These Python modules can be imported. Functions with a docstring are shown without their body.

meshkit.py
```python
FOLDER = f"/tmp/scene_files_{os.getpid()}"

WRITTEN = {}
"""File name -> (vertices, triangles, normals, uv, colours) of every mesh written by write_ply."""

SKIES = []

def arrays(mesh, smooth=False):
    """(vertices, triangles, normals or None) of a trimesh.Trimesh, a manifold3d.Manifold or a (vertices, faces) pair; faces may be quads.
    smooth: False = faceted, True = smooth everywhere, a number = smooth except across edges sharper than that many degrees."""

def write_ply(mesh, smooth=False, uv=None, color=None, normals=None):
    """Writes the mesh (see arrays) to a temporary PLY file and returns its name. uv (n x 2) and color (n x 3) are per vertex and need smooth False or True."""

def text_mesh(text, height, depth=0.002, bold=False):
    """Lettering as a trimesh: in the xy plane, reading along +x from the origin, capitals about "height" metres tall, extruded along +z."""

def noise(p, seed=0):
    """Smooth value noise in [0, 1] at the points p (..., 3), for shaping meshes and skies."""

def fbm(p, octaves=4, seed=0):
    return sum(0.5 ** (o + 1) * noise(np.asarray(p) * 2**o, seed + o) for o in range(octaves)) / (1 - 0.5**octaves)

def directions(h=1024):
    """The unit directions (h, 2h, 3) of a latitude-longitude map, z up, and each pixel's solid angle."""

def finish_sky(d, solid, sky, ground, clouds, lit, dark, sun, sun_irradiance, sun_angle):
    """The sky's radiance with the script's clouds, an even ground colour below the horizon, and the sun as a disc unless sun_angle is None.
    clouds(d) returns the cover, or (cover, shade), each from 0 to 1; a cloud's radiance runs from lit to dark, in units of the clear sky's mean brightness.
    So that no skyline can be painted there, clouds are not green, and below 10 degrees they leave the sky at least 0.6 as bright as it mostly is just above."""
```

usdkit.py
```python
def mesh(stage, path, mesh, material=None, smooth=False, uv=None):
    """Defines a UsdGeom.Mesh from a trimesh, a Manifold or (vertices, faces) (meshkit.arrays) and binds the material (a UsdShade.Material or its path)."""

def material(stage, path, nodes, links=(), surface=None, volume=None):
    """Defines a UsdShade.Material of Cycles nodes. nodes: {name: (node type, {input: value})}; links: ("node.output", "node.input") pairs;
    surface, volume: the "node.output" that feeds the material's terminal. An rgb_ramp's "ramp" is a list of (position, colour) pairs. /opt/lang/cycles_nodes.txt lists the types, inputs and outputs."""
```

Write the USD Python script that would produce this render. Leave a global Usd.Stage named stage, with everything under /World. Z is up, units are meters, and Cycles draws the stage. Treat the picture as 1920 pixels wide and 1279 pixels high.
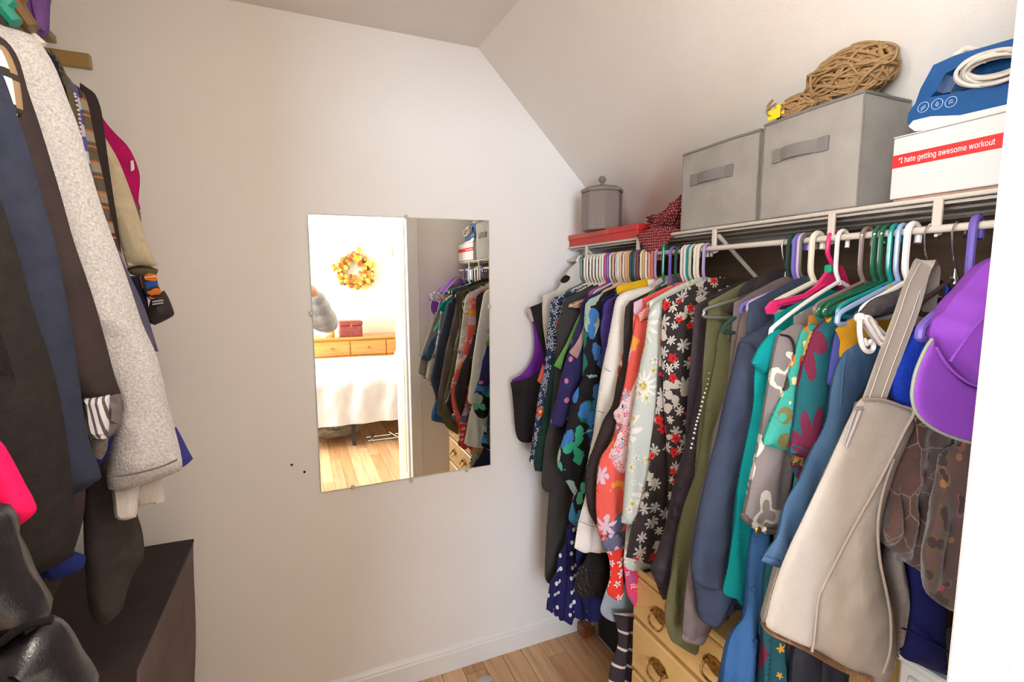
import math, random
import numpy as np, trimesh, shapely
from shapely.geometry import Polygon, LineString
from scipy.spatial import Delaunay, ConvexHull
import usdkit, meshkit
from pxr import Usd, UsdGeom, UsdLux, UsdShade, Gf, Sdf

stage = Usd.Stage.CreateInMemory()
UsdGeom.SetStageUpAxis(stage, 'Z'); UsdGeom.SetStageMetersPerUnit(stage, 1.0)
UsdGeom.Xform.Define(stage, '/World')
rnd = random.Random(7)

# ------------------------------------------------------------------ camera
F = 935.0                                   # focal length in pixels of the 1920 px wide frame
CAM = np.array([0.0, 0.0, 1.49])
RM = np.array([[0.91900257, -0.39423189, -0.00393676], [0.04855998, 0.1032786, 0.99346639], [-0.39124955, -0.91318933, 0.11405719]])
cam = UsdGeom.Camera.Define(stage, '/World/camera')
mm = np.eye(4); mm[:3, :3] = RM; mm[3, :3] = CAM
cam.AddTransformOp().Set(Gf.Matrix4d(*mm.ravel().tolist()))
cam.CreateHorizontalApertureAttr(36.0); cam.CreateFocalLengthAttr(36.0 * F / 1920)
cam.CreateClippingRangeAttr(Gf.Vec2f(0.02, 100))
cam.CreateExposureAttr(0.76)

# ------------------------------------------------------------------ lights: daylight through the left bedroom window, plus two added fill lights
def rect_light(path, w, h, m, inten, col):
    l = UsdLux.RectLight.Define(stage, path); l.CreateWidthAttr(w); l.CreateHeightAttr(h)
    l.CreateIntensityAttr(inten); l.CreateColorAttr(Gf.Vec3f(*col)); l.AddTransformOp().Set(m); return l
def look(pos, to):
    z = np.array(pos, float) - np.array(to, float); z /= np.linalg.norm(z)
    x = np.cross([0, 0, 1.0], z); x /= np.linalg.norm(x); y = np.cross(z, x)
    m = np.eye(4); m[0, :3], m[1, :3], m[2, :3], m[3, :3] = x, y, z, pos
    return Gf.Matrix4d(*m.ravel().tolist())
rect_light('/World/window_daylight', 1.5, 1.25, look((-2.28, -1.05, 1.4), (0, -1.05, 1.25)), 22, (.93, .96, 1.0))
rect_light('/World/far_fill_light', 1.3, 1.25, look((-.58, -3.18, 1.45), (-.3, 0, 1.42)), 17, (.80, .95, 1.18))  # added fill aimed into the closet; this wall has no window
closet_fill = UsdLux.SphereLight.Define(stage, '/World/closet_fill_light'); closet_fill.CreateRadiusAttr(.08); closet_fill.CreateIntensityAttr(28); closet_fill.CreateColorAttr(Gf.Vec3f(1, .91, .80)); closet_fill.AddTranslateOp().Set(Gf.Vec3d(.0, .37, 1.83))  # added fill light just inside the door

def at(px, py, Y=None, X=None, Z=None):
    d = RM.T @ np.array([(px - 960) / F, -(py - 639.5) / F, -1.0])
    ax, val = (1, Y) if Y is not None else (0, X) if X is not None else (2, Z)
    return CAM + (val - CAM[ax]) / d[ax] * d
def ray_plane(px, py, P0, n):
    d = RM.T @ np.array([(px - 960) / F, -(py - 639.5) / F, -1.0])
    return CAM + (n @ (P0 - CAM)) / (n @ d) * d

# ------------------------------------------------------------------ materials
LK = '/World/Looks'; UsdGeom.Scope.Define(stage, LK)
def lin(c):
    c = np.array(c, float) / 255.0
    return tuple(np.where(c <= .04045, c / 12.92, ((c + .055) / 1.055) ** 2.4))
GAIN = 1.0
def A(c, k=1.0): return tuple(min(.9, x * k) for x in lin(c))
CLOTH = .80
class Graph:
    def __init__(s, name): s.n, s.l, s.name, s.k = {}, [], name, 0
    def add(s, kind, **kw):
        s.k += 1; nm = f'n{s.k}'; vals = {}
        for k, v in kw.items():
            if isinstance(v, Ref): s.l.append((v.s, f'{nm}.{k}'))
            else: vals[k] = v
        s.n[nm] = (kind, vals); return nm
    def math(s, t, a, b=0.0, c=0.0, clamp=False): return Ref(s.add('math', math_type=t, value1=a, value2=b, value3=c, use_clamp=clamp) + '.value')
    def mixc(s, f, a, b): return Ref(s.add('mix', mix_type='mix', fac=f, color1=a, color2=b) + '.color')
    def finish(s, surf): return usdkit.material(stage, f'{LK}/{s.name}', s.n, s.l, surface=surf)
class Ref:
    def __init__(s, x): s.s = x
MATS = {}
def fabric(name, c, c2=None, sc=30, rough=.9, bump=.25, bs=900, sheen=.0, mix=.5, spec=.2, detail=3, stretch=None, gain=None):
    gain = CLOTH if gain is None else gain
    if name in MATS: return MATS[name]
    g = Graph(name); pos = Ref(g.add('geometry') + '.position')
    v = pos
    if stretch: v = Ref(g.add('mapping', vector=pos, scale=stretch) + '.vector')
    c2 = c2 or tuple(max(0, x * .88) for x in c)
    nz = Ref(g.add('noise_texture', vector=v, scale=float(sc), detail=float(detail)) + '.fac')
    r = Ref(g.add('rgb_ramp', fac=nz, ramp=[(.5 - .5 * mix, A(c2, gain)), (.5 + .5 * mix, A(c, gain))]) + '.color')
    wv = Ref(g.add('noise_texture', vector=pos, scale=float(bs), detail=1.0) + '.fac')
    bm = Ref(g.add('bump', height=wv, strength=bump, distance=.002) + '.normal')
    p = g.add('principled_bsdf', base_color=r, roughness=rough, specular_ior_level=spec, sheen_weight=sheen, normal=bm)
    MATS[name] = g.finish(p + '.BSDF'); return MATS[name]
def plain(name, c, rough=.5, metal=0.0, spec=.5, coat=0.0, trans=0.0, noise=0.0, sc=8, bump=0.0, emit=None):
    if name in MATS: return MATS[name]
    g = Graph(name); col = A(c); kw = {}
    pos = Ref(g.add('geometry') + '.position')
    if noise:
        nz = Ref(g.add('noise_texture', vector=pos, scale=float(sc), detail=4.0) + '.fac')
        col = Ref(g.add('rgb_ramp', fac=nz, ramp=[(.3, A(tuple(x * (1 - noise) for x in c))), (.7, A(tuple(min(255, x * (1 + noise * .4)) for x in c)))]) + '.color')
    if bump:
        nz2 = Ref(g.add('noise_texture', vector=pos, scale=sc * 20.0, detail=3.0) + '.fac')
        kw['normal'] = Ref(g.add('bump', height=nz2, strength=bump, distance=.001) + '.normal')
    p = g.add('principled_bsdf', base_color=col, roughness=rough, metallic=metal, specular_ior_level=spec, coat_weight=coat, transmission_weight=trans, **kw)
    MATS[name] = g.finish(p + '.BSDF'); return MATS[name]
def prints(name, base, layers, rough=.85, rot=0.0, sheen=0.0, base2=None, wob_=.006, wsc=90.0):
    """A printed cloth: layers of flowers, dots, leaves or stripes over a base colour, laid out on the flat of the garment."""
    if name in MATS: return MATS[name]
    g = Graph(name); pos = Ref(g.add('geometry') + '.position')
    sp = g.add('separate_xyz', vector=pos)
    u = g.math('multiply_add', Ref(sp + '.y'), -1.1, g.math('multiply', Ref(sp + '.x'), .8))
    flat = Ref(g.add('combine_xyz', x=u, y=Ref(sp + '.z'), z=0.0) + '.vector')
    wob = g.add('noise_texture', vector=flat, scale=wsc, detail=2.0)
    flat = Ref(g.add('vector_math', math_type='multiply_add', vector1=Ref(wob + '.color'), vector2=(wob_, wob_, 0.), vector3=flat) + '.vector')
    col = A(base, CLOTH)
    if base2:
        nz = Ref(g.add('noise_texture', vector=flat, scale=9.0, detail=3.0) + '.fac')
        col = Ref(g.add('rgb_ramp', fac=nz, ramp=[(.42, A(base, CLOTH)), (.58, A(base2, CLOTH))]) + '.color')
    for i, L in enumerate(layers):
        kind = L['k']
        if kind in ('flower', 'dot', 'leaf'):
            s = 1.0 / L['cell']
            v = Ref(g.add('mapping', vector=flat, location=(L.get('ox', .13 * i), .21 * i, 0.0), rotation=(0., 0., L.get('rot', 0.0)), scale=(1.0, L.get('sy', 1.0), 1.0)) + '.vector')
            vo = g.add('voronoi_texture', dimensions='2D', feature='f1', vector=v, scale=s, randomness=L.get('rand', .75))
            d = Ref(g.add('vector_math', math_type='subtract', vector1=v, vector2=Ref(vo + '.position')) + '.vector')
            ds = g.add('separate_xyz', vector=d)
            cs = g.add('separate_color', color=Ref(vo + '.color'))
            rad = Ref(g.add('vector_math', math_type='length', vector1=d) + '.value')
            if kind == 'dot': lim = L['r']
            else:
                ang = g.math('arctan2', Ref(ds + '.y'), Ref(ds + '.x'))
                ph = g.math('multiply_add', Ref(cs + '.b'), 6.28, 0.0)
                w = g.math('cosine', g.math('multiply_add', ang, float(L['n']), ph))
                w = g.math('absolute', w) if kind == 'leaf' else w
                lim = g.math('multiply_add', w, L['r'] * L.get('amp', .35), L['r'] * (1 - L.get('amp', .35)))
                sz = g.math('multiply_add', Ref(cs + '.r'), .7, .6)
                lim = g.math('multiply', lim, sz)
            m = g.math('less_than', rad, lim)
            if L.get('den', 1) < 1: m = g.math('multiply', m, g.math('less_than', Ref(cs + '.g'), L['den']))
            cols = L['cols']
            pc = A(cols[0], CLOTH) if len(cols) == 1 else Ref(g.add('rgb_ramp', fac=Ref(cs + '.r'), interpolate=False, ramp=[(j / len(cols), A(c, CLOTH)) for j, c in enumerate(cols)]) + '.color')
            col = g.mixc(m, col, pc)
            if 'cc' in L:
                mc = g.math('less_than', rad, g.math('multiply', lim, L.get('cr', .35)) if isinstance(lim, Ref) else lim * L.get('cr', .35))
                if L.get('den', 1) < 1: mc = g.math('multiply', mc, g.math('less_than', Ref(cs + '.g'), L['den']))
                col = g.mixc(mc, col, A(L['cc'], CLOTH))
        elif kind == 'crack':
            vo = g.add('voronoi_texture', dimensions='2D', feature='distance_to_edge', vector=flat, scale=1.0 / L['cell'], randomness=1.0)
            col = g.mixc(g.math('less_than', Ref(vo + '.distance'), L['t']), col, A(L['c'], CLOTH))
        elif kind == 'blob':
            nz = Ref(g.add('noise_texture', vector=flat, scale=float(L['s']), detail=L.get('det', 2.0), distortion=L.get('dis', 0.5)) + '.fac')
            m = g.math('greater_than', nz, L['t'])
            col = g.mixc(m, col, A(L['c'], CLOTH))
        elif kind == 'lines':
            v = Ref(g.add('mapping', vector=flat, rotation=(0., 0., L.get('rot', 0.0))) + '.vector')
            nn = g.add('wave_texture', vector=v, wave_type='bands', bands_direction='x', scale=float(L['s']), distortion=float(L.get('dis', 0.0)), detail=1.0, detail_scale=1.0)
            m = g.math('greater_than', Ref(nn + '.fac'), L['t'])
            col = g.mixc(m, col, A(L['c'], CLOTH))
    wv = Ref(g.add('noise_texture', vector=pos, scale=700.0, detail=1.0) + '.fac')
    bm = Ref(g.add('bump', height=wv, strength=.15, distance=.002) + '.normal')
    p = g.add('principled_bsdf', base_color=col, roughness=rough, specular_ior_level=.2, sheen_weight=sheen, normal=bm)
    MATS[name] = g.finish(p + '.BSDF'); return MATS[name]

# ------------------------------------------------------------------ object helpers
USED = {}
def numbered(parent, name):
    k = (parent, name); n = USED.get(k, 0); USED[k] = n + 1
    return f'{parent}/{name}' + (f'_{n:03d}' if n else '')
def tag(prim, label=None, cat=None, group=None, kind=None):
    for k, v in (('label', label), ('category', cat), ('group', group), ('kind', kind)):
        if v: prim.SetCustomDataByKey(k, v)
    return prim
class Thing:
    """A top-level thing: parts are gathered in world space, then defined under an Xform at the thing's base."""
    def __init__(s, name, label, cat, group=None, kind=None):
        s.path = numbered('/World', name); s.meta = (label, cat, group, kind); s.parts = []
    def part(s, name, mesh, mat, smooth=35, label=None, under=None, kind=None):
        s.parts.append([name, to_tm(mesh), mat, smooth, label, under, kind]); return len(s.parts) - 1
    def done(s):
        allv = np.vstack([p[1].vertices for p in s.parts]); lo, hi = allv.min(0), allv.max(0)
        base = np.array([(lo[0] + hi[0]) / 2, (lo[1] + hi[1]) / 2, lo[2]])
        x = UsdGeom.Xform.Define(stage, s.path); x.AddTranslateOp().Set(Gf.Vec3d(*base.tolist()))
        tag(x.GetPrim(), *s.meta); paths = []
        for name, m, mat, sm, label, under, kind in s.parts:
            p = numbered(paths[under] if under is not None else s.path, name); paths.append(p)
            mm_ = m.copy(); mm_.vertices = mm_.vertices - base
            pr = usdkit.mesh(stage, p, mm_, mat, smooth=sm).GetPrim()
            if label: pr.SetCustomDataByKey('label', label)
            if kind: pr.SetCustomDataByKey('kind', kind)
        return x
def to_tm(m):
    if isinstance(m, (list,)): m = trimesh.util.concatenate([to_tm(x) for x in m])
    if isinstance(m, tuple): m = trimesh.Trimesh(np.asarray(m[0], float), np.asarray(m[1], int), process=False)
    return m
def single(name, mesh, mat, label, cat, group=None, kind=None, smooth=35):
    pr = usdkit.mesh(stage, numbered('/World', name), to_tm(mesh), mat, smooth=smooth).GetPrim()
    return tag(pr, label, cat, group, kind)
def struct(name, mesh, mat, label=None, smooth=False):
    pr = usdkit.mesh(stage, numbered('/World', name), to_tm(mesh), mat, smooth=smooth).GetPrim()
    return tag(pr, label, None, None, 'structure')
def box(x0, x1, y0, y1, z0, z1, ch=0.0):
    if ch <= 0: return trimesh.creation.box(bounds=[[x0, y0, z0], [x1, y1, z1]])
    P = []
    for x in ((x0, x0 + ch), (x1, x1 - ch)):
        for y in ((y0, y0 + ch), (y1, y1 - ch)):
            for z in ((z0, z0 + ch), (z1, z1 - ch)):
                P += [(x[0], y[1], z[1]), (x[1], y[0], z[1]), (x[1], y[1], z[0])]
    return trimesh.convex.convex_hull(np.array(P))
def rotz(m, deg, c): m = to_tm(m).copy(); m.apply_transform(trimesh.transformations.rotation_matrix(math.radians(deg), [0, 0, 1], c)); return m
def rot(m, deg, axis, c): m = to_tm(m).copy(); m.apply_transform(trimesh.transformations.rotation_matrix(math.radians(deg), axis, c)); return m
def move(m, d): m = to_tm(m).copy(); m.apply_translation(d); return m
def tube(pts, r, sides=8, closed=False):
    p = np.asarray(pts, float); n = len(p); r = np.broadcast_to(r, (n,)).astype(float)
    t = (np.roll(p, -1, 0) - np.roll(p, 1, 0)) if closed else np.gradient(p, axis=0)
    t /= np.linalg.norm(t, axis=1, keepdims=True) + 1e-12
    a = np.zeros_like(p); ref = np.array([0, 0, 1.0]) if abs(t[0, 2]) < .9 else np.array([1.0, 0, 0])
    a[0] = np.cross(t[0], ref); a[0] /= np.linalg.norm(a[0])
    for i in range(1, n):
        v = a[i - 1] - t[i] * (a[i - 1] @ t[i]); a[i] = v / (np.linalg.norm(v) + 1e-12)
    b = np.cross(t, a); th = np.arange(sides) * 2 * np.pi / sides
    V = p[:, None] + r[:, None, None] * (np.cos(th)[None, :, None] * a[:, None] + np.sin(th)[None, :, None] * b[:, None])
    V = V.reshape(-1, 3); Fc = []
    for i in range(n if closed else n - 1):
        j = (i + 1) % n
        for k in range(sides):
            k2 = (k + 1) % sides
            Fc += [(i * sides + k, i * sides + k2, j * sides + k2), (i * sides + k, j * sides + k2, j * sides + k)]
    if not closed:
        V = np.vstack([V, p[0], p[-1]]); c0, c1 = len(V) - 2, len(V) - 1
        for k in range(sides):
            k2 = (k + 1) % sides
            Fc += [(c0, k2, k), (c1, (n - 1) * sides + k, (n - 1) * sides + k2)]
    return trimesh.Trimesh(V, np.array(Fc), process=False)
def spline(pts, n=8, closed=False):
    p = np.asarray(pts, float); out = []; m = len(p)
    for i in range(m if closed else m - 1):
        g = lambda k: p[k % m] if closed else p[min(max(k, 0), m - 1)]
        a, b, c, d = g(i - 1), g(i), g(i + 1), g(i + 2)
        for t in np.arange(n) / n:
            out.append(.5 * (2 * b + (c - a) * t + (2 * a - 5 * b + 4 * c - d) * t * t + (3 * b - a - 3 * c + d) * t ** 3))
    if not closed: out.append(p[-1])
    return np.array(out)
def lathe(profile, c, sides=24, axis='z', phase=0.0):
    pr = np.asarray(profile, float); n = len(pr); th = np.arange(sides) * 2 * np.pi / sides + phase
    V = np.stack([pr[:, None, 0] * np.cos(th), pr[:, None, 0] * np.sin(th), np.broadcast_to(pr[:, None, 1], (n, sides))], -1).reshape(-1, 3)
    Fc = []
    for i in range(n - 1):
        for k in range(sides):
            k2 = (k + 1) % sides
            Fc += [(i * sides + k, i * sides + k2, (i + 1) * sides + k2), (i * sides + k, (i + 1) * sides + k2, (i + 1) * sides + k)]
    m = trimesh.Trimesh(V, np.array(Fc), process=False)
    if axis == 'x': m.apply_transform(trimesh.transformations.rotation_matrix(np.pi / 2, [0, 1, 0]))
    if axis == 'y': m.apply_transform(trimesh.transformations.rotation_matrix(-np.pi / 2, [1, 0, 0]))
    m.apply_translation(c); return m
def capsule(a, b, r, sides=10):
    a, b = np.array(a, float), np.array(b, float); d = (b - a) / (np.linalg.norm(b - a) + 1e-12)
    ks = np.sin(np.linspace(0, np.pi / 2, 4)); cs = np.cos(np.linspace(0, np.pi / 2, 4))
    pts = [a - d * r * c for c in cs] + [b + d * r * s for s in ks]; rr = [r * s + 1e-5 for s in ks] + [r * c + 1e-5 for c in cs]
    return tube(pts, rr, sides)
def hull(pts): return trimesh.convex.convex_hull(np.asarray(pts, float))

def smooth_outline(P, h):
    """Catmull-Rom through the outline's points, corners sharper than 62 degrees kept, then even steps of h."""
    P = np.asarray(P, float); n = len(P); corner = []
    for i in range(n):
        a, b = P[i] - P[i - 1], P[(i + 1) % n] - P[i]
        ang = abs(math.atan2(a[0] * b[1] - a[1] * b[0], a @ b)); corner.append(ang > 1.08)
    out = []
    for i in range(n):
        p1, p2 = P[i], P[(i + 1) % n]
        p0 = p1 - (p2 - p1) * .3 if corner[i] else P[i - 1]; p3 = p2 + (p2 - p1) * .3 if corner[(i + 1) % n] else P[(i + 2) % n]
        m = max(2, int(np.linalg.norm(p2 - p1) / h))
        L = np.linalg.norm(p2 - p1)
        def cap(v): k = np.linalg.norm(v); return v * min(1, 1.2 * L / k) if k > 1e-9 else v
        t1, t2 = cap((p2 - p0) * .5), cap((p3 - p1) * .5)
        t = (np.arange(m) / m)[:, None]
        out.append((2 * t**3 - 3 * t**2 + 1) * p1 + (t**3 - 2 * t**2 + t) * t1 + (-2 * t**3 + 3 * t**2) * p2 + (t**3 - t**2) * t2)
    return np.vstack(out)
def cloth(poly, y, yaw=0.0, T=.014, R=.03, fold=.006, lam=.05, seed=0, h=.010, xr=.985, top=None, lean=0.0, wr=.55):
    """A hanging piece of cloth with real thickness: poly holds picture points or ('m', x, z) metres, all on the upright plane through (xr, y) turned by yaw degrees."""
    a = math.radians(yaw); eu = np.array([math.cos(a), math.sin(a), 0]); n = np.array([math.sin(a), -math.cos(a), lean]); n /= np.linalg.norm(n)
    ev = np.cross(n, eu) * -1; ev = ev if ev[2] > 0 else -ev
    O = np.array([xr, y, 1.0]); UV = []
    for q in poly:
        if q[0] == 'm': UV.append(((q[1] - xr) / math.cos(a), (q[2] - 1.0) / ev[2]))
        else:
            w = ray_plane(q[0], q[1], O, n) - O; UV.append((w @ eu, w @ ev))
    B = smooth_outline(UV, h); pg = Polygon(B)
    if not pg.is_valid:
        pg = pg.buffer(0)
        if pg.geom_type == 'MultiPolygon': pg = max(pg.geoms, key=lambda s: s.area)
    B = np.array(pg.exterior.coords)[:-1]
    x0, y0, x1, y1 = pg.bounds
    gx, gy = np.meshgrid(np.arange(x0, x1, h), np.arange(y0, y1, h)); gx = gx + (np.arange(gx.shape[0])[:, None] % 2) * h / 2
    G = np.stack([gx.ravel(), gy.ravel()], 1)
    ln = LineString(np.vstack([B, B[:1]])); pts = shapely.points(G); shapely.prepare(pg)
    inside = shapely.contains(pg, pts); G = G[inside]; dist = shapely.distance(ln, pts[inside]); k = dist > h * .5; G, dist = G[k], dist[k]
    k = dist > R * .8; G, dist = G[k], dist[k]; RG, RD = [], []
    for q in (.08, .25, .55):
        ring = pg.buffer(-R * q)
        for gg in getattr(ring, 'geoms', [ring]):
            L_ = gg.exterior.length if not gg.is_empty else 0
            if L_ > 3 * h:
                pts_ = [gg.exterior.interpolate(s_).coords[0] for s_ in np.arange(0, L_, h * 1.05)]; RG += pts_; RD += [R * q] * len(pts_)
    if RG: G = np.vstack([G, RG]); dist = np.concatenate([dist, RD])
    P2 = np.vstack([B, G]); nb = len(B)
    tri = Delaunay(P2).simplices; cen = P2[tri].mean(1); tri = tri[shapely.contains(pg, shapely.points(cen))]
    e1, e2 = P2[tri[:, 1]] - P2[tri[:, 0]], P2[tri[:, 2]] - P2[tri[:, 0]]
    cr = e1[:, 0] * e2[:, 1] - e1[:, 1] * e2[:, 0]; tri[cr < 0] = tri[cr < 0][:, ::-1]; tri = tri[np.abs(cr) > 1e-10]
    d = np.concatenate([np.zeros(nb), dist])
    s = np.clip(d / R, 0, 1); t = T * np.sqrt(np.clip(1 - (1 - s) ** 2, 0, 1))
    u, v = P2[:, 0], P2[:, 1]; vt = (y1 if top is None else top) - v
    ramp = np.clip(vt / .25, .15, 1)
    z3 = lambda fu, fv, sd: meshkit.fbm(np.stack([u * fu, v * fv, np.full_like(u, .37 * sd)], -1), 2, int(seed) + sd) - .5
    warp = z3(9, 4, 3) * .05
    f0 = fold * ramp * (np.sin((u + warp) * 2 * np.pi / lam + seed * 1.7) * .6 + z3(1 / lam, 2.2, 1) * 1.6)
    wrk = fold * wr * z3(42, 30, 5) * 2
    fr = f0 + t + wrk * s; bk = f0 - t + wrk * s
    base = O + u[:, None] * eu + v[:, None] * ev
    V1 = base + n * fr[:, None]; V2 = base[nb:] + n * bk[nb:, None]
    V = np.vstack([V1, V2]); idx = np.arange(len(P2)); idx2 = np.concatenate([np.arange(nb), np.arange(len(G)) + len(P2)])
    T1 = tri; T2 = idx2[tri][:, ::-1]
    m = trimesh.Trimesh(V, np.vstack([T1, T2]), process=False)
    return m
# ------------------------------------------------------------------ the room
D, CZ = 1.739, 2.307                      # back wall, flat ceiling
SX, FAN = .62, .045                       # where ceiling and slope meet on the back wall; the crease runs out a little towards the door
XL, XR, YF = -.80, 1.34, .2655              # left wall, right knee wall, inner face of the door wall
JR, JL = .648, -.15                       # right and left jamb
paint = fabric('wall_paint', (242, 238, 233), (238, 234, 229), sc=3, rough=.75, bump=.08, bs=260, spec=.3, gain=1.0)
ceil_paint = fabric('ceiling_paint', (236, 230, 222), (232, 226, 218), sc=3, rough=.85, bump=.12, bs=220, spec=.2, gain=1.0)
trim_paint = plain('trim_paint', (238, 236, 232), rough=.35, spec=.5, noise=.01, sc=4)
cream_paint = plain('cream_door_paint', (234, 225, 200), rough=.35)
brass = plain('brass', (178, 140, 70), rough=.35, metal=1.0, noise=.25, sc=60)
steel = plain('polished_steel', (215, 215, 215), rough=.18, metal=1.0)
BX0, BX1, BY = -2.3, 2.0, -3.2            # bedroom behind the camera

def sx(y): return SX + FAN * (D - y)      # x of the crease at depth y
def slope_x(z, y): return sx(y) + (CZ - z)
# wall behind, in the outline of flat and sloped ceiling
o = [(XL - .1, -.05), (XR + .6, -.05), (XR + .6, CZ - (XR + .6 - SX)), (SX, CZ), (XL - .1, CZ)]
wb = trimesh.creation.extrude_polygon(Polygon(o), .1, engine='earcut')
wb.apply_transform(np.array([[1, 0, 0, 0], [0, 0, 1, D], [0, 1, 0, 0], [0, 0, 0, 1.]])); wb.invert()
struct('wall_back', wb, paint)
struct('wall_left', box(XL - .1, XL, YF - .12, D, -.05, CZ), paint)
struct('wall_right', box(XR, XR + .1, YF - .12, D, -.05, 1.66), fabric('brown_right_wall', (112, 92, 76), (92, 74, 60), sc=5, stretch=(1., .5, 9.), rough=.85, bump=.1, bs=200, gain=1.0))  # right wall coloured a darker, streaked brown than the other walls
Y0 = BY - .1
V = np.array([[BX0, Y0, CZ], [sx(Y0), Y0, CZ], [sx(D), D, CZ], [BX0, D, CZ]]); V2 = V + [0, 0, .06]
struct('ceiling', trimesh.convex.convex_hull(np.vstack([V, V2])), ceil_paint)
zb = .9
V = np.array([[sx(Y0), Y0, CZ], [sx(D + .05), D + .05, CZ], [slope_x(zb, D + .05), D + .05, zb], [slope_x(zb, Y0), Y0, zb]]); V2 = V + [.05, 0, .05]
struct('ceiling', trimesh.convex.convex_hull(np.vstack([V, V2])), ceil_paint, label='sloped side of the ceiling over the wire shelf')
# door wall with the opening
dw = [box(BX0, JL, YF - .12, YF, -.05, CZ), box(JR + .0, 2.9, YF - .12, YF, -.05, CZ), box(JL, JR, YF - .12, YF, 2.06, CZ)]
wf = trimesh.util.concatenate(dw)
cut = np.array([[sx(YF), 0, CZ], [sx(YF) + 2, 0, CZ - 2]])
def clip_roof(m):
    """Keep what is under the sloping roof."""
    n = np.array([-1.0, FAN * 0, -1.0]) / math.sqrt(2)
    return trimesh.intersections.slice_mesh_plane(m, n, [sx(YF) + .05, 0, CZ], cap=True, engine='earcut')
struct('wall_front', [clip_roof(b) if b.bounds[1][0] > 1 else b for b in dw], paint)
# baseboards with a moulded top
def baseboard(name, p0, p1, nrm):
    prof = [(0, 0), (.014, 0), (.014, .072), (.011, .078), (.011, .084), (.007, .090), (.004, .096), (0, .098)]
    p0, p1, nrm = np.array(p0, float), np.array(p1, float), np.array(nrm, float)
    V = np.array([[p + nrm * a + [0, 0, b] for a, b in prof] for p in (p0, p1)]); k = len(prof); Fc = []
    for i in range(k):
        j = (i + 1) % k; Fc += [(i, k + i, k + j), (i, k + j, j)]
    for i in range(1, k - 1): Fc += [(0, i, i + 1), (k, k + i + 1, k + i)]
    m = trimesh.Trimesh(V.reshape(-1, 3), np.array(Fc)); m.fix_normals(); return struct(name, m, trim_paint)
baseboard('baseboard_back', (XL, D, 0), (XR, D, 0), (0, -1, 0))
baseboard('baseboard_left', (XL, YF, 0), (XL, D - .015, 0), (1, 0, 0))
# floor boards running away from the door
oak = []
for i in range(5):
    c = [(214, 166, 120), (222, 176, 130), (203, 152, 106), (228, 186, 142), (209, 160, 116)][i]
    g = Graph(f'oak_board_{i}'); pos = Ref(g.add('geometry') + '.position')
    v = Ref(g.add('mapping', vector=pos, location=(i * 3.1, i * 1.7, 0.), scale=(26., 1.6, 1.)) + '.vector')
    nz = Ref(g.add('noise_texture', vector=v, scale=1.6, detail=5.0, roughness=.6, distortion=.6) + '.fac')
    cr = Ref(g.add('rgb_ramp', fac=nz, ramp=[(.3, A(tuple(x * .84 for x in c))), (.52, A(c)), (.75, A(tuple(min(255, x * 1.05) for x in c)))]) + '.color')
    p = g.add('principled_bsdf', base_color=cr, roughness=.32, coat_weight=.25, coat_roughness=.2)
    oak.append(g.finish(p + '.BSDF'))
fx = UsdGeom.Xform.Define(stage, '/World/floor'); tag(fx.GetPrim(), kind='structure')
usdkit.mesh(stage, '/World/floor/subfloor', box(BX0, 2.4, BY, D, -.06, -.012), plain('subfloor', (92, 66, 44), rough=.9))
pw, r2 = .083, random.Random(3); xs = np.arange(BX0, 2.4, pw)
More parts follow.
